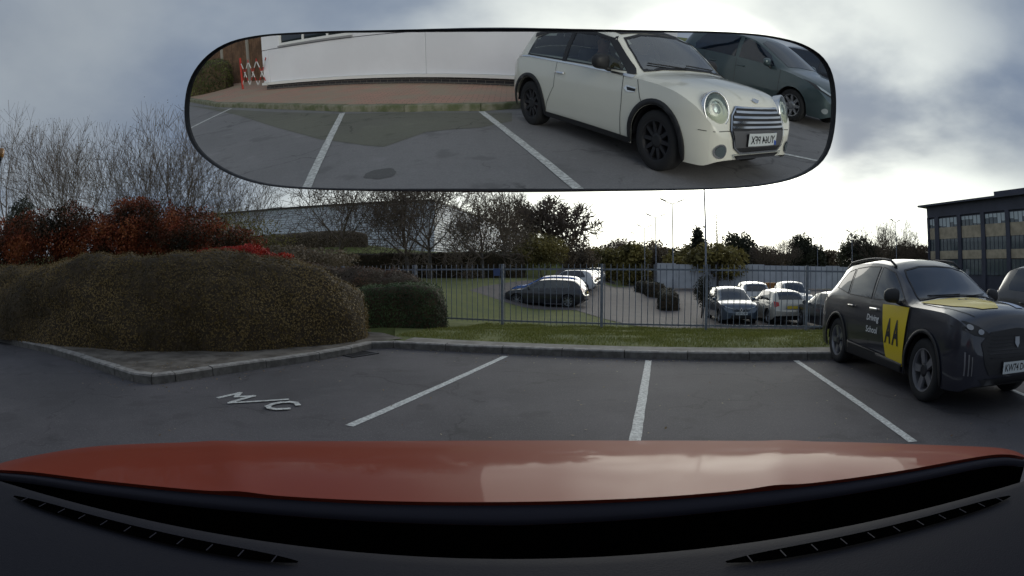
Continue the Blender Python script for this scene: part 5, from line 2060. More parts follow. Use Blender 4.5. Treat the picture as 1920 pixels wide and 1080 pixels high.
# black greenhouse: pillars and window band over the shell
for sd in (-1, 1):
    for w_ in (mw1, mw2):
        o = mi.patch('side_window', w_, 'y', sd, M_clear, .004)
        mi.ring('window_trim', w_, .035, 'y', sd, M_black, .007, parent=o)
    mi.patch('pillar', [(.84, .905), (.30, 1.285), (.24, 1.255), (.74, .90)], 'y', sd, M_black, .008)
    mi.patch('pillar', [(-.41, .93), (-.41, 1.315), (-.49, 1.315), (-.49, .93)], 'y', sd, M_black, .009)
    mi.patch('roof_side', [(-1.42, 1.26), (-1.05, 1.30), (-.4, 1.325), (.0, 1.31), (.30, 1.262), (.29, 1.235), (-.02, 1.285), (-.42, 1.30), (-1.05, 1.275), (-1.36, 1.2)], 'y', sd, M_black, .009)
    mi.line('belt_trim', [(-1.62, .93), (-1.3, .945), (-.8, .928), (.2, .905), (.86, .885)], 'y', sd, .018, M_chrome, .012)
    mi.line('door_seam', [(.70, .89), (.72, .6), (.70, .24)], 'y', sd)
    mi.line('door_seam', [(-.60, .92), (-.62, .6), (-.80, .36), (-.84, .26)], 'y', sd, .007)
    mi.line('bonnet_seam', [(.93, .87), (1.0, .70), (1.06, .62)], 'y', sd)
    h_ = mi.patch('door_handle', [(-.58, .775), (-.40, .775), (-.40, .80), (-.58, .80)], 'y', sd, M_chrome, .028, thick=-.02)
    sc = mi.patch('side_scuttle', [(.74, .755), (.78, .79), (.93, .785), (.93, .735), (.80, .725)], 'y', sd, M_chrome, .010)
    mi.patch('scuttle_mesh', [(.79, .775), (.92, .77), (.92, .742), (.81, .74)], 'y', sd, M_black, .016, parent=sc)
    # headlight: chrome ring, glass, inner ring
    hy, hz_ = sd * .62, .73
    hc = mi.bvh.ray_cast(Vector((5, hy, hz_)), Vector((-1, 0, 0)))
    nn_ = (hc[1] if hc[1].x > 0 else -hc[1])
    nn_ = (Vector((nn_.x, nn_.y, nn_.z * .5)) + Vector((.22, 0, 0))).normalized()
    q_ = nn_.to_track_quat('Z', 'Y')
    HM = Matrix.Translation(hc[0] + nn_ * .006) @ q_.to_matrix().to_4x4()

    def lathe(prof, sy=1.12, n=40):
        b_ = bmesh.new()
        rg = []
        for k in range(n):
            a = 2 * PI * k / n
            rg.append([b_.verts.new(HM @ Vector((r_ * math.cos(a), r_ * sy * math.sin(a), z_))) for r_, z_ in prof])
        for k in range(n):
            for i_ in range(len(prof) - 1):
                b_.faces.new((rg[k][i_], rg[k][i_ + 1], rg[(k + 1) % n][i_ + 1], rg[(k + 1) % n][i_]))
        return b_
    h1 = finish('headlight', lathe([(.156, -.09), (.158, -.004), (.154, .006), (.144, .008), (.138, .0), (.136, -.02)]), M_chrome, mi.root, smooth=True)
    finish('reflector_bowl', lathe([(.137, -.004), (.12, -.02), (.085, -.03), (.001, -.032)]), mat('lamp_bowl', (.30, .34, .35), .25, .7) if sd < 0 else bpy.data.materials['lamp_bowl'], h1, smooth=True)
    finish('light_ring', lathe([(.094, -.012), (.090, .004), (.080, .004), (.075, -.012)]), M_white, h1, smooth=True)
    finish('lamp_unit', lathe([(.050, -.02), (.047, .0), (.03, .008), (.001, .010)]), M_lens, h1, smooth=True)
    finish('lamp_glass', lathe([(.138, .001), (.12, .016), (.075, .030), (.035, .036), (.001, .037)]), M_clear, h1, smooth=True)
    if sd < 0:
        mat('dark_lamp_glass', (.12, .15, .16), .06, .3, coat=1)
    f1 = mi.patch('fog_light', ellipse(sd * .62, .36, .075, .07), 'x', 1, M_chrome, .010, .03)
    mi.patch('lamp_glass', ellipse(sd * .62, .36, .058, .054), 'x', 1, bpy.data.materials['dark_lamp_glass'], .015, .03, parent=f1)
    tl = ellipse(sd * .68, .72, .09, .16)
    mi.patch('tail_light', tl, 'x', -1, M_red, .01, .04)
M_clear2 = M_clear.copy()
for n_ in M_clear2.node_tree.nodes:
    if n_.type == 'MATH' and n_.operation == 'ADD':
        n_.inputs[1].default_value = .28
o = mi.patch('windscreen', mws, 'x', 1, M_clear2, .005, .05)
mi.ring('windscreen_trim', mws, .04, 'x', 1, M_black, .008, parent=o)
mi.patch('rear_window', mrw, 'x', -1, M_clear, .006, .05)
# black roof
rf_ = [(.22, -.50), (.22, .50), (.30, .3), (-1.45, .46), (-1.45, -.46)]
mi.patch('roof_panel', [(.27, -.52), (.31, -.25), (.32, 0), (.31, .25), (.27, .52), (-.5, .60), (-1.30, .56), (-1.50, .44), (-1.50, -.44), (-1.30, -.56), (-.5, -.60)], 'z', 1, M_black, .007, .08)
# bonnet seams, grille
mi.line('bonnet_seam', [(.92, -.71), (1.2, -.735), (1.5, -.70)], 'z', 1)
mi.line('bumper_seam', [(-.80, .535), (-.55, .545), (-.42, .545)], 'x', 1, .007)
mi.line('bumper_seam', [(.80, .535), (.55, .545), (.42, .545)], 'x', 1, .007)
for y in (-.22, .22):
    mi.line('bonnet_crease', [(1.0, y * 1.5), (1.5, y * 1.25), (1.85, y)], 'z', 1, .01, P_cr, .008)
gout = [(-.50, .55), (-.465, .69), (-.38, .765), (.38, .765), (.465, .69), (.50, .55), (.45, .39), (.36, .335), (-.36, .335), (-.45, .39)]
gr = mi.patch('grille', gout, 'x', 1, M_black, .008, .05)
mi.ring('grille_surround', gout, .030, 'x', 1, M_chrome, .020, parent=gr, cell=.05)
for k, (zz, ww) in enumerate(((.708, .39), (.662, .435), (.616, .455), (.570, .465))):
    mi.patch('grille_bar', [(-ww, zz), (ww, zz), (ww, zz + .020), (-ww, zz + .020)], 'x', 1, M_chrome, .022, .06, parent=gr)
mi.patch('number_plate_panel', [(-.43, .39), (.43, .39), (.46, .545), (-.46, .545)], 'x', 1, mat('grey_grille_panel', (.09, .09, .095), .6), .016, .08, parent=gr)
mi.plate('YU64 PFX', .465, off=.035)
pn = mi.patch('plate_band', [(-.262, .412), (-.225, .412), (-.225, .518), (-.262, .518)], 'x', 1, M_blueplate, .045, .2)
mi.patch('lower_intake', [(-.42, .315), (-.34, .235), (.34, .235), (.42, .315)], 'x', 1, M_black, .008, .05)
lr = mi.ring('intake_surround', [(-.46, .33), (-.37, .215), (.37, .215), (.46, .33)], .016, 'x', 1, M_lens, .012, cell=.05)
mi.patch('badge', [(-.07, .825), (-.03, .803), (0, .797), (.03, .803), (.07, .825), (.03, .831), (0, .84), (-.03, .831)], 'x', 1, M_chrome, .014, .05)
mi.underside()
mi.arches(M_black, .06, .014, sill=True, z_sill=.255)
mi.wheels(M_dark, 10, .20, spoke_w=.036, cap_m=M_black)
mi.door_mirror(.42, .955, M_black, w=.105, h=.085, reach=.07, d=.085)
bm = bmesh.new()
for y0, y1 in ((-.52, -.02), (.04, .54)):
    pts = []
    for k in range(6):
        y = y0 + (y1 - y0) * k / 5
        h = mi.bvh.ray_cast(Vector((5, y, .985 + .006 * k)), Vector((-1, 0, 0)))[0]
        pts.append((h.x + .02, y, h.z + .012))
    tube(bm, pts, .008, 5)
finish('wiper', bm, M_black, mi.root)
# cabin
M_seat = mat('dark_seat_cloth', (.07, .07, .075), .8)
bm = bmesh.new()
box(bm, (-1.3, -.6, .32), (.75, .6, .40))
bbox(bm, (.52, -.62, .62), (.80, .62, .87), .05)
finish('cabin_floor', bm, M_seat, mi.root)
for y in (-.34, .34):
    bm = bmesh.new()
    bbox(bm, (-.25, y - .24, .40), (.28, y + .24, .60), .07)
    bbox(bm, (-.09, -.23, 0), (.07, .23, .60), .06, Matrix.Translation((-.30, y, .52)) @ Matrix.Rotation(-.28, 4, 'Y'))
    bbox(bm, (-.05, -.13, 0), (.05, .13, .17), .04, Matrix.Translation((-.475, y, 1.11)) @ Matrix.Rotation(-.15, 4, 'Y'))
    finish('front_seat', bm, M_seat, mi.root, smooth=True)
bm = bmesh.new()
bbox(bm, (-1.25, -.55, .45), (-.95, .55, .95), .07)
finish('rear_seat', bm, M_seat, mi.root, smooth=True)
bm = bmesh.new()
n = 24
tube(bm, [(.36 + .03 * math.sin(2 * PI * i / n), -.34 + .18 * math.cos(2 * PI * i / n), .88 + .17 * math.sin(2 * PI * i / n)) for i in range(n + 1)], .014, 6, caps=False)
tube(bm, [(.37, -.34, .88), (.56, -.34, .80)], .03, 6)
finish('steering_wheel', bm, M_black, mi.root, smooth=True)


def seated_person(label, parent_car, y, skin_c, top_c, hair_c, arms):
    """head, torso, arms and legs as one skinned figure sitting in the car (car frame)"""
    root_loc = Matrix.Translation(parent_car.root.location) @ Matrix.Rotation(parent_car.root.rotation_euler.z, 4, 'Z')
    V = [(-.12, 0, .62, .15), (-.20, 0, .80, .145), (-.28, 0, 1.00, .155), (-.29, 0, 1.09, .075), (-.285, 0, 1.14, .06), (-.27, 0, 1.21, .082), (-.265, 0, 1.28, .088), (-.268, 0, 1.325, .065)]
    E = [(0, 1), (1, 2), (2, 3), (3, 4), (4, 5), (5, 6), (6, 7)]
    for s in (-1, 1):
        b = len(V)
        V += [(-.26, s * .19, 1.00, .07), (-.08, s * .25, .83, .052), (.16, s * (.17 if arms else .2), .90 if arms else .68, .042), (.28, s * .14, .96 if arms else .64, .034),
              (.02, s * .10, .60, .09), (.34, s * .12, .64, .075), (.50, s * .12, .36, .055)]
        E += [(2, b), (b, b + 1), (b + 1, b + 2), (b + 2, b + 3), (0, b + 4), (b + 4, b + 5), (b + 5, b + 6)]
    me = bpy.data.meshes.new('person')
    me.from_pydata([(v[0], v[1] + y, v[2]) for v in V], E, [])
    o = link('person', me, [top_c, skin_c])
    md = o.modifiers.new('s', 'SKIN')
    for i, v in enumerate(V):
        sk = me.skin_vertices[0].data[i]
        sk.radius = (v[3] * (1.0), v[3] * (1.25 if i in (0, 1, 2) else 1))
        sk.use_root = (i == 0)
    md2 = o.modifiers.new('d', 'SUBSURF')
    md2.levels = 2
    dg = bpy.context.evaluated_depsgraph_get()
    m2 = bpy.data.meshes.new_from_object(o.evaluated_get(dg))
    o.modifiers.clear()
    o.data = m2
    m2.materials.clear()
    m2.materials.append(top_c)
    m2.materials.append(skin_c)
    for p in m2.polygons:
        p.use_smooth = True
        c = p.center
        if c.z > 1.10 or (c.x > .2 and c.z > (.84 if arms else .60) and abs(abs(c.y - y) - .15) < .08 and c.z > .8):
            p.material_index = 1
    # face: nose, brow, chin, ears by displacement
    for v in m2.vertices:
        q = v.co
        if q.z > 1.13:
            fx = q.x + .265
            if fx > .05 and abs(q.y - y) < .022 and 1.19 < q.z < 1.25:
                q.x += .022
            if abs(abs(q.y - y) - .032) < .016 and fx > .05 and 1.245 < q.z < 1.275:
                q.x -= .012
    for s in (-1, 1):
        bm = bmesh.new()
        b = bmesh.new()
        bmesh.ops.create_icosphere(b, subdivisions=2, radius=1)
        merge(bm, b, Matrix.Translation((-.27, y + s * .087, 1.235)) @ Matrix.Diagonal((.018, .01, .03, 1)))
        finish('ear', bm, skin_c, o, smooth=True)
    bm = bmesh.new()
    b = bmesh.new()
    bmesh.ops.create_uvsphere(b, u_segments=20, v_segments=14, radius=1)
    for v in list(b.verts):
        if v.co.z < -.1 - .4 * (v.co.x < 0) or (v.co.x > .45 and v.co.z < .45):
            b.verts.remove(v)
    merge(bm, b, Matrix.Translation((-.278, y, 1.275)) @ Matrix.Diagonal((.108, .098, .10, 1)))
    finish('hair', bm, hair_c, o, smooth=True)
    for s in (-1, 1):
        bm = bmesh.new()
        b = bmesh.new()
        bmesh.ops.create_icosphere(b, subdivisions=2, radius=.011)
        merge(bm, b, Matrix.Translation((-.198, y + s * .032, 1.255)))
        finish('eye', bm, M_blacktxt, o, smooth=True)
    o.matrix_world = root_loc
    tag(o, label, 'person')
    return o


M_skin = mat('skin', (.45, .24, .16), .6)
M_top = mat('dark_coat', (.03, .03, .04), .85)
M_hair = mat('brown_hair', (.035, .022, .015), .7)
seated_person('person in a dark top at the wheel of the cream hatchback', mi, -.34, M_skin, M_top, M_hair, True)
seated_person('person in a khaki top in the passenger seat of the cream hatchback, nearest side window', mi, .34, M_skin, mat('khaki_top', (.10, .085, .045), .85), M_hair, False)

mi.root.scale = (.985, 1, 1.045)

# ---- grey supermini behind it
P_gy = paintmat('blue_grey_paint', (.055, .085, .092), metal=.5, rough=.35)
SP_YA = dict(xf=2.0, xr=-1.95, hw=.848, rw=.30, ra=.345, wheels=(1.255, -1.255),
             zc=[(-1.95, .6), (-1.92, .9), (-1.85, 1.03), (-1.7, 1.28), (-1.5, 1.46), (-1.1, 1.50), (-.4, 1.51), (.1, 1.46), (.4, 1.35), (.8, 1.14), (1.12, .98), (1.25, .945), (1.6, .88), (1.85, .77), (1.95, .68), (2.0, .55)],
             zb=[(-1.95, .58), (-1.8, .95), (-1.0, .97), (.3, .93), (1.0, .90), (1.5, .82), (1.8, .70), (2.0, .50)],
             zr=[(-1.95, .59), (-1.8, 1.05), (-1.7, 1.2), (-1.5, 1.38), (-1.1, 1.43), (-.4, 1.44), (.1, 1.385), (.4, 1.27), (.8, 1.06), (1.12, .925), (1.25, .91), (1.6, .84), (1.85, .72), (2.0, .52)],
             wr=[(-1.95, .70), (-1.5, .60), (-.4, .60), (.4, .61), (.8, .67), (1.12, .70), (1.6, .66), (2.0, .56)],
             zlo=[(-1.95, .4), (-1.8, .26), (-1.5, .2), (1.5, .2), (1.85, .2), (2.0, .27)], cf=.7, ef=.55, cr=.35, er=.75)


def simple_car(name, label, cat, loc, rz, sp, paint, front=True, rear=True, plate_f=None, plate_r=None, group=None, glass=None, spokes=8, hlshape=None, rim=None):
    c = Car(name, label, cat, loc, rz, sp, paint, group)
    c.shell()
    g_ = glass or M_glassd
    zr, zb = pchip(sp['zr']), pchip(sp['zb'])
    # side glass derived from the profile
    xA = sp.get('xA', .95)      # foot of the A pillar
    xB = sp.get('xB', -.15)
    xD = sp.get('xD', -1.45)
    for sd in (-1, 1):
        def top(x):
            return zr(x) - .03
        f1 = [(xA - .16, zb(xA) + .035)] + [(x, top(x)) for x in np.linspace(xA - .34, xB + .05, 6)] + [(xB + .05, zb(xB) + .03)]
        f2 = [(xB - .05, zb(xB) + .03)] + [(x, top(x)) for x in np.linspace(xB - .05, xD + .35, 6)] + [(xD + .1, zb(xD) + .16), (xD + .12, zb(xD) + .05)]
        for f in (f1, f2):
            o = c.patch('side_window', f, 'y', sd, g_, .004, .08)
        c.line('door_seam', [(xB, zb(xB)), (xB, .3)], 'y', sd, .01)
        c.line('door_seam', [(xA, zb(xA)), (xA - .02, .3)], 'y', sd, .01)
        c.line('door_seam', [(xD + .42, zb(xD)), (xD + .46, .7), (xD + .66, .3)], 'y', sd, .01)
        for hx in (xB + .14, xB - .62):
            c.patch('door_handle', [(hx - .09, .80), (hx + .09, .80), (hx + .09, .825), (hx - .09, .825)], 'y', sd, paint, .022, .2, thick=-.015)
        if hlshape is None:
            hl = [(sd * .80, .76), (sd * .78, .66), (sd * .5, .62), (sd * .46, .66), (sd * .62, .74)]
        else:
            hl = [(sd * a, b) for a, b in hlshape]
        if front:
            h_ = c.patch('headlight', hl, 'x', 1, M_black, .006, .05)
            mxx = sum(p[0] for p in hl) / len(hl)
            mzz = sum(p[1] for p in hl) / len(hl)
            c.patch('lamp_unit', [(mxx + (a - mxx) * .62, mzz + (b - mzz) * .6) for a, b in hl], 'x', 1, M_lens, .012, .05, parent=h_)
        if rear:
            tz = sp.get('tz', .82)
            c.patch('tail_light', [(sd * .80, tz + .12), (sd * .80, tz - .12), (sd * .58, tz - .06), (sd * .58, tz + .08)], 'x', -1, M_red, .008, .05)
    zc = pchip(sp['zc'])
    xw0, xw1 = sp.get('xw0', 1.08), sp.get('xw1', .22)
    zw0, zw1 = zc(xw0) + .005, zc(xw1) - .02
    a0, a1 = pchip(sp['wr'])(xw0) - .06, pchip(sp['wr'])(xw1) - .06
    z0s = zr(xw0) + .03
    ws_ = [(-a0, z0s + .01), (-a0 * .5, zw0), (a0 * .5, zw0), (a0, z0s + .01), (a1, zr(xw1) - .01), (a1 * .6, zw1), (-a1 * .6, zw1), (-a1, zr(xw1) - .01)]
    c.patch('windscreen', ws_, 'x', 1, g_, .005, .06)
    zrb = sp.get('zrb', 1.05)
    zrt = sp.get('zrt', 1.36)
    c.patch('rear_window', [(-.56, zrb), (.56, zrb), (.50, zrt), (-.50, zrt)], 'x', -1, g_, .006, .06)
    if front:
        c.patch('grille', [(-.42, .40), (-.5, .26), (.5, .26), (.42, .40)], 'x', 1, M_black, .008, .08)
        c.patch('grille', [(-.40, .60), (-.30, .55), (.30, .55), (.40, .60)], 'x', 1, M_black, .008, .08)
    if rear:
        c.patch('rear_bumper', [(-.70, .34), (.70, .34), (.66, .24), (-.66, .24)], 'x', -1, M_black, .01, .08)
    if plate_f is not None:
        c.plate(plate_f, .47, off=.02)
    if plate_r is not None:
        c.plate(plate_r, sp.get('zpl', .74), x_sgn=-1, m=M_platey, off=.02)
    c.underside()
    c.wheels(rim or M_alloy, spokes, .19, spoke_w=.05)
    c.door_mirror(xA - .28, zb(xA) + .04, paint, w=.10, h=.08, reach=.06)
    return c


ya = simple_car('grey_hatchback', 'blue grey five door hatchback parked beyond the cream one, seen in the mirror', 'car', (5.95, -10.8, 0), 1.10, SP_YA, P_gy, plate_f='YK18 DZN', hlshape=[(.80, .84), (.78, .72), (.50, .62), (.32, .60), (.34, .63), (.55, .72)])
ygr = ya.patch('grille', [(-.24, .52), (-.52, .24), (.52, .24), (.24, .52), (.15, .58), (-.15, .58)], 'x', 1, M_black, .012, .06)
for sd in (-1, 1):
    f_ = ya.patch('fog_light', ellipse(sd * .66, .36, .05, .05, 14), 'x', 1, M_lens, .012, .05)
ya.line('grille_bar', [(-.34, .60), (-.12, .565), (.12, .565), (.34, .60)], 'x', 1, .022, M_chrome, .014)

ya.root.scale = (1.15, 1.15, 1.17)
# ---- parked cars of the far car park
SP_HB = dict(xf=2.05, xr=-2.1, hw=.885, rw=.325, ra=.365, wheels=(1.3, -1.3), xA=.95, xB=-.1, xD=-1.5, tz=.86,
             zc=[(-2.1, .62), (-2.06, .9), (-1.95, 1.02), (-1.75, 1.25), (-1.5, 1.38), (-1.0, 1.44), (-.4, 1.455), (.1, 1.42), (.4, 1.31), (.8, 1.11), (1.12, .965), (1.25, .94), (1.7, .88), (1.93, .76), (2.05, .58)],
             zb=[(-2.1, .60), (-1.9, .95), (-1.0, .95), (.3, .92), (1.0, .89), (1.6, .82), (1.9, .70), (2.05, .52)],
             zr=[(-2.1, .61), (-1.9, 1.03), (-1.75, 1.17), (-1.5, 1.30), (-1.0, 1.365), (-.4, 1.38), (.1, 1.345), (.4, 1.23), (.8, 1.03), (1.12, .91), (1.25, .90), (1.7, .83), (1.93, .71), (2.05, .54)],
             wr=[(-2.1, .72), (-1.5, .62), (-.4, .62), (.4, .63), (.8, .69), (1.12, .72), (1.7, .68), (2.05, .58)],
             zlo=[(-2.1, .4), (-1.9, .26), (-1.5, .2), (1.5, .2), (1.9, .2), (2.05, .27)], cf=.65, ef=.58, cr=.4, er=.75, nst=64)
SP_SUV = dict(SP_HB)
SP_SUV.update(rw=.35, ra=.39, tz=1.0, zpl=.85, zrb=1.17, zrt=1.52,
              zc=[(x, z + .02 + .19 * sm(z, .85, 1.3)) for x, z in SP_HB['zc']], zb=[(x, z + .08) for x, z in SP_HB['zb']],
              zr=[(x, z + .06 + .15 * sm(z, .95, 1.3)) for x, z in SP_HB['zr']])


def carpos(px, py, z=PARK_Z):
    p = gp(px, py, z)
    return (p.x, p.y, z + .0)


P_list = {
    'black': paintmat('black_car_paint', (.015, .016, .02)),
    'blue': paintmat('bright_blue_paint', (.02, .13, .48)),
    'white': paintmat('white_car_paint', (.66, .67, .66)),
    'silver': paintmat('silver_car_paint', (.42, .43, .44), metal=.6),
    'red': paintmat('dark_red_paint', (.16, .02, .02)),
    'slate': paintmat('slate_blue_paint', (.07, .10, .14), metal=.4),
    'cream': paintmat('warm_silver_paint', (.50, .48, .42), metal=.3),
}
GR1 = 'cars parked in the row left of the far lane'
lane = Vector((math.sin(.216), math.cos(.216), 0))
c0 = Vector(carpos(1026, 576))
hd = PI - .216 - .10
hb = simple_car('parked_car', 'black hatchback nearest the grass, side on behind the railings', 'car', (c0.x, c0.y + .9, PARK_Z), hd, SP_HB, P_list['black'], group=GR1, plate_r='', glass=M_clear)
hb.root.scale = (1.1, 1.1, 1.07)
rowc = [('blue', 'bright blue hatchback second in the row behind the black one', (1029, 31), 'hb'), ('white', 'white tall car third in the row left of the far lane', (1066, 38), 'suv'), ('red', 'dark red hatchback fourth in the row left of the far lane', (1070, 42), 'hb'),
        ('silver', 'silver hatchback fifth in the row left of the far lane', (1079, 46), 'hb'), ('white', 'white hatchback sixth in the row left of the far lane', (1087, 51), 'hb'), ('slate', 'slate coloured tall car seventh in the row left of the far lane', (1096, 57), 'suv'), ('silver', 'silver tall car at the far end of the row left of the far lane', (1106, 68), 'suv')]


def copy_tree(o, parent=None):
    c = o.copy()
    C.objects.link(c)
    c.parent = parent
    for ch in list(o.children):
        copy_tree(ch, c)
    return c


def recolour(root, old, new):
    for o in [root] + list(root.children_recursive):
        if o.type == 'MESH' and o.data.materials and any(m == old for m in o.data.materials):
            o.data = o.data.copy()
            for i, m in enumerate(o.data.materials):
                if m == old:
                    o.data.materials[i] = new


suv = None
for key, lab, dd, kd in rowc:
    p = at(dd[0], 510, dd[1])
    p.z = G(p.x, p.y)
    if kd == 'suv' and suv is None:
        suv = simple_car('parked_car', lab, 'car', p, hd, SP_SUV, P_list[key], group=GR1, plate_r='')
        continue
    src, srcp = (hb, 'black') if kd == 'hb' else (suv, 'white')
    r_ = copy_tree(src.root)
    r_.location = p
    r_['label'] = lab
    recolour(r_, P_list[srcp], P_list[key])

GR2 = 'cars parked on the right of the far lane'
q = carpos(1368, 610, -.76)
ze = simple_car('parked_car', 'slate blue hatchback facing the fence with silver diamond badge', 'car', (q[0] + .9, q[1] + 1.9, -.76), 1.355 + PI + .02, dict(SP_YA, nst=70), P_list['slate'], plate_f='LS17 CVP', group=GR2, hlshape=[(.82, .80), (.78, .72), (.50, .66), (.10, .60), (.10, .615), (.5, .70)])
ze.patch('badge', [(0, .50), (.07, .60), (0, .70), (-.07, .60)], 'x', 1, M_black, .018, .1)
ze.ring('badge_rim', [(0, .51), (.06, .60), (0, .69), (-.06, .60)], .02, 'x', 1, M_chrome, .022)
q = carpos(1470, 611, -.76)
wh = simple_car('parked_car', 'warm silver hatchback with dark blue rear window beside the slate one', 'car', (q[0] + .7, q[1] + 2.0, -.76), 1.40, SP_HB, P_list['cream'], plate_r='', group=GR2)
q = Vector(at(1406, 540, 25.5))
r_ = copy_tree(suv.root)
r_.location = (q.x, q.y, -.75)
r_.rotation_euler = (0, 0, 1.30)
r_['label'] = 'silver tall car behind the slate blue hatchback, rear towards the fence'
r_['group'] = GR2
recolour(r_, P_list['white'], P_list['silver'])
q = Vector(at(1485, 540, 26))
r_ = copy_tree(suv.root)
r_.location = (q.x, q.y, -.75)
r_.rotation_euler = (0, 0, 1.30 + PI)
r_['label'] = 'white tall car with a roof rack behind the warm silver hatchback'
r_['group'] = GR2
q = Vector(at(1548, 560, 15.6))
r_ = copy_tree(hb.root)
r_.location = (q.x + .9, q.y + .8, -.74)
r_.rotation_euler = (0, 0, 1.42)
r_.scale = (1, 1, 1)
r_['label'] = 'black hatchback half hidden behind the driving school car'
r_['group'] = GR2
r_ = copy_tree(ya.root)
r_.location = (9.4, -12.4, 0)
r_['label'] = 'black hatchback at the far right edge of the mirror, beyond the blue grey one'
r_['group'] = 'cars parked behind the camera car'
recolour(r_, P_gy, P_list['black'])
q = Vector(at(1905, 530, 6.0))
r_ = copy_tree(suv.root)
r_.location = (11.5, 5.2, 0)
r_.rotation_euler = (0, 0, -1.85)
r_['label'] = 'black tall car parked beyond the driving school car at the right edge'
r_['group'] = 'cars parked on the right of the bays'
recolour(r_, P_list['white'], P_list['black'])

# wooden crate coloured skip between the cars
q = Vector(at(1443, 542, 30))
bm = bmesh.new()
bbox(bm, (-1.2, -.5, -.55), (1.2, .5, .75), .03)
for k in range(6):
    box(bm, (-1.22 + k * .45, -.53, -.55), (-1.12 + k * .45, -.502, .75))
o = finish('storage_crate', bm, mat('orange_timber', (.36, .17, .05), .8, var=.25, vscale=3))
o.location = (q.x, q.y, 0)
tag(o, 'orange brown timber crate between the two rear parked cars', 'crate')

# ------------------------------------------------------------------ the camera car: bonnet, cowl and dashboard
own = thing('own_car', 'orange red bonnet and dark dashboard of the car the picture is taken from', 'car', (0, 0, 0))
P_or = paintmat('orange_red_paint', (.225, .034, .013), rough=.55)
P_or.node_tree.nodes['Principled BSDF'].inputs['Coat Weight'].default_value = .21
for n_ in P_or.node_tree.nodes:
    if n_.type == 'MAP_RANGE' and abs(n_.inputs[4].default_value - .16) < .001:
        n_.inputs[3].default_value = .04
        n_.inputs[4].default_value = .14
P_or.node_tree.nodes['Principled BSDF'].inputs['Specular IOR Level'].default_value = .08
front_px = [(-30, 878), (60, 856), (190, 836), (430, 828), (700, 827), (960, 826), (1200, 826), (1450, 827), (1650, 831), (1860, 845), (1925, 856)]
rear_px = [(-30, 880), (60, 885), (200, 902), (400, 921), (680, 938), (960, 941), (1230, 932), (1500, 908), (1680, 884), (1860, 853), (1925, 858)]
nf = len(front_px)
nu, nv = 160, 24
bm = bmesh.new()


def samp(P, u):
    x = u * (len(P) - 1)
    i = min(int(x), len(P) - 2)
    f = x - i
    p0, p1, p2, p3 = P[max(i - 1, 0)], P[i], P[i + 1], P[min(i + 2, len(P) - 1)]
    return tuple(.5 * ((2 * b) + (-a + c) * f + (2 * a - 5 * b + 4 * c - d) * f * f + (-a + 3 * b - 3 * c + d) * f ** 3) for a, b, c, d in zip(p0, p1, p2, p3))


rows = []
for j in range(nv + 1):
    v = j / nv
    row = []
    for i in range(nu + 1):
        u = i / nu
        e = abs(u - .5) * 2
        zf = .885 - .05 * e ** 2
        zr_2 = .985 - .03 * e ** 2
        a = gp(*samp(front_px, u), zf)
        b = gp(*samp(rear_px, u), zr_2)
        p = a.lerp(b, v)
        p.z += .022 * math.sin(PI * v) * (1 - e ** 4) + .0035 * math.exp(-((e - .42 + .06 * v) / .03) ** 2)
        row.append(bm.verts.new(p))
    rows.append(row)
# leading edge rolls down out of sight
dn = [bm.verts.new(v.co + Vector((v.co.x * .02, .05, -.05))) for v in rows[0]]
dn2 = [bm.verts.new(v.co + Vector((v.co.x * .03, .06, -.3))) for v in rows[0]]
allr = [dn2, dn] + rows
for a, b in zip(allr, allr[1:]):
    for i in range(nu):
        bm.faces.new((a[i], a[i + 1], b[i + 1], b[i]))
bn = finish('bonnet', bm, P_or, own, smooth=True)
# cowl panel under the windscreen
M_cowl = mat('cowl_plastic', (.022, .021, .030), .7, spec=.2)
bm = bmesh.new()
prev = None
for i in range(41):
    u = i / 40
    px, py = samp(rear_px, u)
    a = gp(px, py, .982 - .03 * (abs(u - .5) * 2) ** 2)
    a.z -= .006
    b = gp(px, py + 34 - 26 * abs(u - .5) * 2, .965)
    c_ = b + Vector((0, .004, -.012))
    cur = [bm.verts.new(q) for q in (a, b, c_)]
    if prev:
        for k in range(2):
            bm.faces.new((prev[k], prev[k + 1], cur[k + 1], cur[k]))
    prev = cur
finish('cowl_panel', bm, M_cowl, own, smooth=True)
MB_ = mat('matt_black', (.002, .002, .002), 1.0, spec=0.0)
bm = bmesh.new()
prev = None
for i in range(41):
    u = i / 40
    px, py = samp(rear_px, u)
    b = gp(px, py + 34 - 26 * abs(u - .5) * 2, .965) + Vector((0, .004, -.0121))
    cur = [bm.verts.new(b), bm.verts.new(b + Vector((0, .002, -.2)))]
    if prev:
        bm.faces.new((prev[0], prev[1], cur[1], cur[0]))
    prev = cur
finish('bulkhead', bm, MB_, own)
M_dash = mat('dashboard_plastic', (.016, .016, .022), .8, spec=.15, bump=.15, bscale=400)
# scuttle pit, black
bm = bmesh.new()
prev = None
for i in range(41):
    x = -1.1 + 2.2 * i / 40
    y0 = .475 - .17 * x * x
    cur = [bm.verts.new((x, y0 + .004, .98)), bm.verts.new((x, y0 + .03, .80)), bm.verts.new((x, y0 + .3, .80)), bm.verts.new((x, y0 + .3, .90))]
    if prev:
        for k in range(3):
            bm.faces.new((prev[k], prev[k + 1], cur[k + 1], cur[k]))
    prev = cur
finish('scuttle_tray', bm, MB_, own)
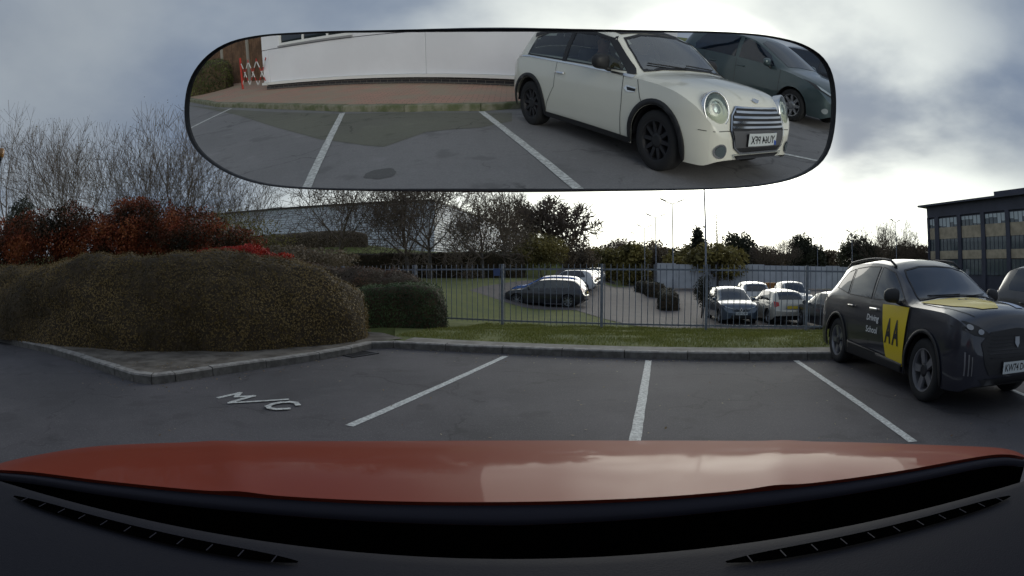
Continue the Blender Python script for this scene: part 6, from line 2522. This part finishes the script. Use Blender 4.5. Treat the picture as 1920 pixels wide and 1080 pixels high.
# dashboard top with a rolled edge
bm = bmesh.new()
prev = None
for i in range(61):
    x = -1.1 + 2.2 * i / 60
    y0 = .475 - .17 * x * x
    cur = [bm.verts.new(q) for q in ((x, y0, .97), (x, y0 + .002, 1.018), (x, y0 - .008, 1.028), (x, y0 - .03, 1.031), (x, y0 - .12, 1.03), (x, y0 - .3, 1.015), (x, y0 - .55, .96), (x, y0 - .62, .80))]
    if prev:
        for k in range(7):
            bm.faces.new((prev[k], prev[k + 1], cur[k + 1], cur[k]))
    prev = cur
db = finish('dashboard', bm, M_dash, own, smooth=True)
for sd in (-1, 1):
    bm = bmesh.new()
    n = 34
    ra_, rb_ = [], []
    for i in range(n + 1):
        x = sd * (.22 + .46 * i / n)
        y0 = .475 - .17 * x * x
        w_ = .010 * (1 - abs(2 * i / n - 1) ** 6) + .002
        ra_.append(bm.verts.new((x, y0 - .052 + w_, 1.0345)))
        rb_.append(bm.verts.new((x, y0 - .052 - w_, 1.0345)))
    for i in range(n):
        bm.faces.new((ra_[i], ra_[i + 1], rb_[i + 1], rb_[i]))
    vt = finish('air_vent', bm, mat('vent_black', (.001, .001, .001), 1.0, spec=0.0) if sd < 0 else bpy.data.materials['vent_black'], db)
    for i in range(2, n - 1, 3):
        bm = bmesh.new()
        x = sd * (.22 + .46 * i / n)
        y0 = .475 - .17 * x * x
        box(bm, (x - .0007, y0 - .060, 1.0347), (x + .0007, y0 - .045, 1.0352))
        finish('vent_rib', bm, M_cowl, vt)

# ------------------------------------------------------------------ added mirror, standing in for the rear camera's inset view
al, dist = .246, .18
mn = Vector((0, -math.cos(al), -math.sin(al)))
mc = Vector((0, 0, CAM_H)) - mn * dist
mxv = Vector((1, 0, 0))
myv = mn.cross(mxv).normalized()
if myv.z < 0:
    myv = -myv
outl = [(560, 63), (490, 67), (430, 80), (388, 108), (360, 148), (351, 195), (353, 240), (370, 280), (410, 313), (460, 336), (520, 349), (620, 354), (760, 355), (1000, 355), (1200, 355), (1340, 353), (1430, 347), (1500, 330), (1545, 297), (1561, 240), (1562, 160), (1545, 112), (1505, 84), (1450, 70), (1390, 63), (1200, 61), (980, 60), (760, 61)]
mp2 = []
for q in outl:
    d = ray(*q)
    P = Vector((0, 0, CAM_H)) + d * (-dist / d.dot(mn)) - mc
    mp2.append(Vector((P.dot(mxv), P.dot(myv))))
for _ in range(2):
    nq = []
    for i in range(len(mp2)):
        a, b = mp2[i], mp2[(i + 1) % len(mp2)]
        nq += [a.lerp(b, .25), a.lerp(b, .75)]
    mp2 = nq
mcen = sum(mp2, Vector((0, 0))) / len(mp2)


def mpt(p, h):
    return mc + mxv * p.x + myv * p.y + mn * h


rm_ = thing('added_rear_mirror', 'wide added mirror across the top of the view, reflecting the cars behind', 'mirror', mpt(mcen, -.01))
loc = Vector(rm_.location)
bm = bmesh.new()
bm.faces.new([bm.verts.new(mpt(p, 0) - loc) for p in mp2])
M_mir = bpy.data.materials.new('mirror_silver')
M_mir.use_nodes = True
p_ = M_mir.node_tree.nodes['Principled BSDF']
p_.inputs['Base Color'].default_value = (.93, .94, .94, 1)
p_.inputs['Metallic'].default_value = 1
p_.inputs['Roughness'].default_value = 0.0
finish('mirror_glass', bm, M_mir, rm_)
bm = bmesh.new()
lay = []
for sc_, h in ((1.0, -.001), (1.0, .0015), (1.006, .0018), (1.014, .0005), (1.018, -.006), (1.01, -.016), (.9, -.024), (.6, -.028)):
    lay.append([bm.verts.new(mpt(mcen + (p - mcen) + (p - mcen).normalized() * ((sc_ - 1) * .09) if sc_ >= 1 else mcen + (p - mcen) * sc_, h) - loc) for p in mp2])
n = len(mp2)
for a, b in zip(lay, lay[1:]):
    for i in range(n):
        bm.faces.new((a[i], a[(i + 1) % n], b[(i + 1) % n], b[i]))
bm.faces.new(lay[-1])
finish('housing', bm, M_black, rm_, smooth=True, angle=R(60))
bm = bmesh.new()
s0 = mpt(mcen, -.027) - loc
tube(bm, [s0, s0 + Vector((0, .03, .0)), s0 + Vector((0, .075, .016))], [.012, .009, .011], 10)
tube(bm, [s0 + Vector((0, .075, .016)), s0 + Vector((0, .083, .020))], [.022, .022], 16)
finish('mirror_mount', bm, M_black, rm_, smooth=True)
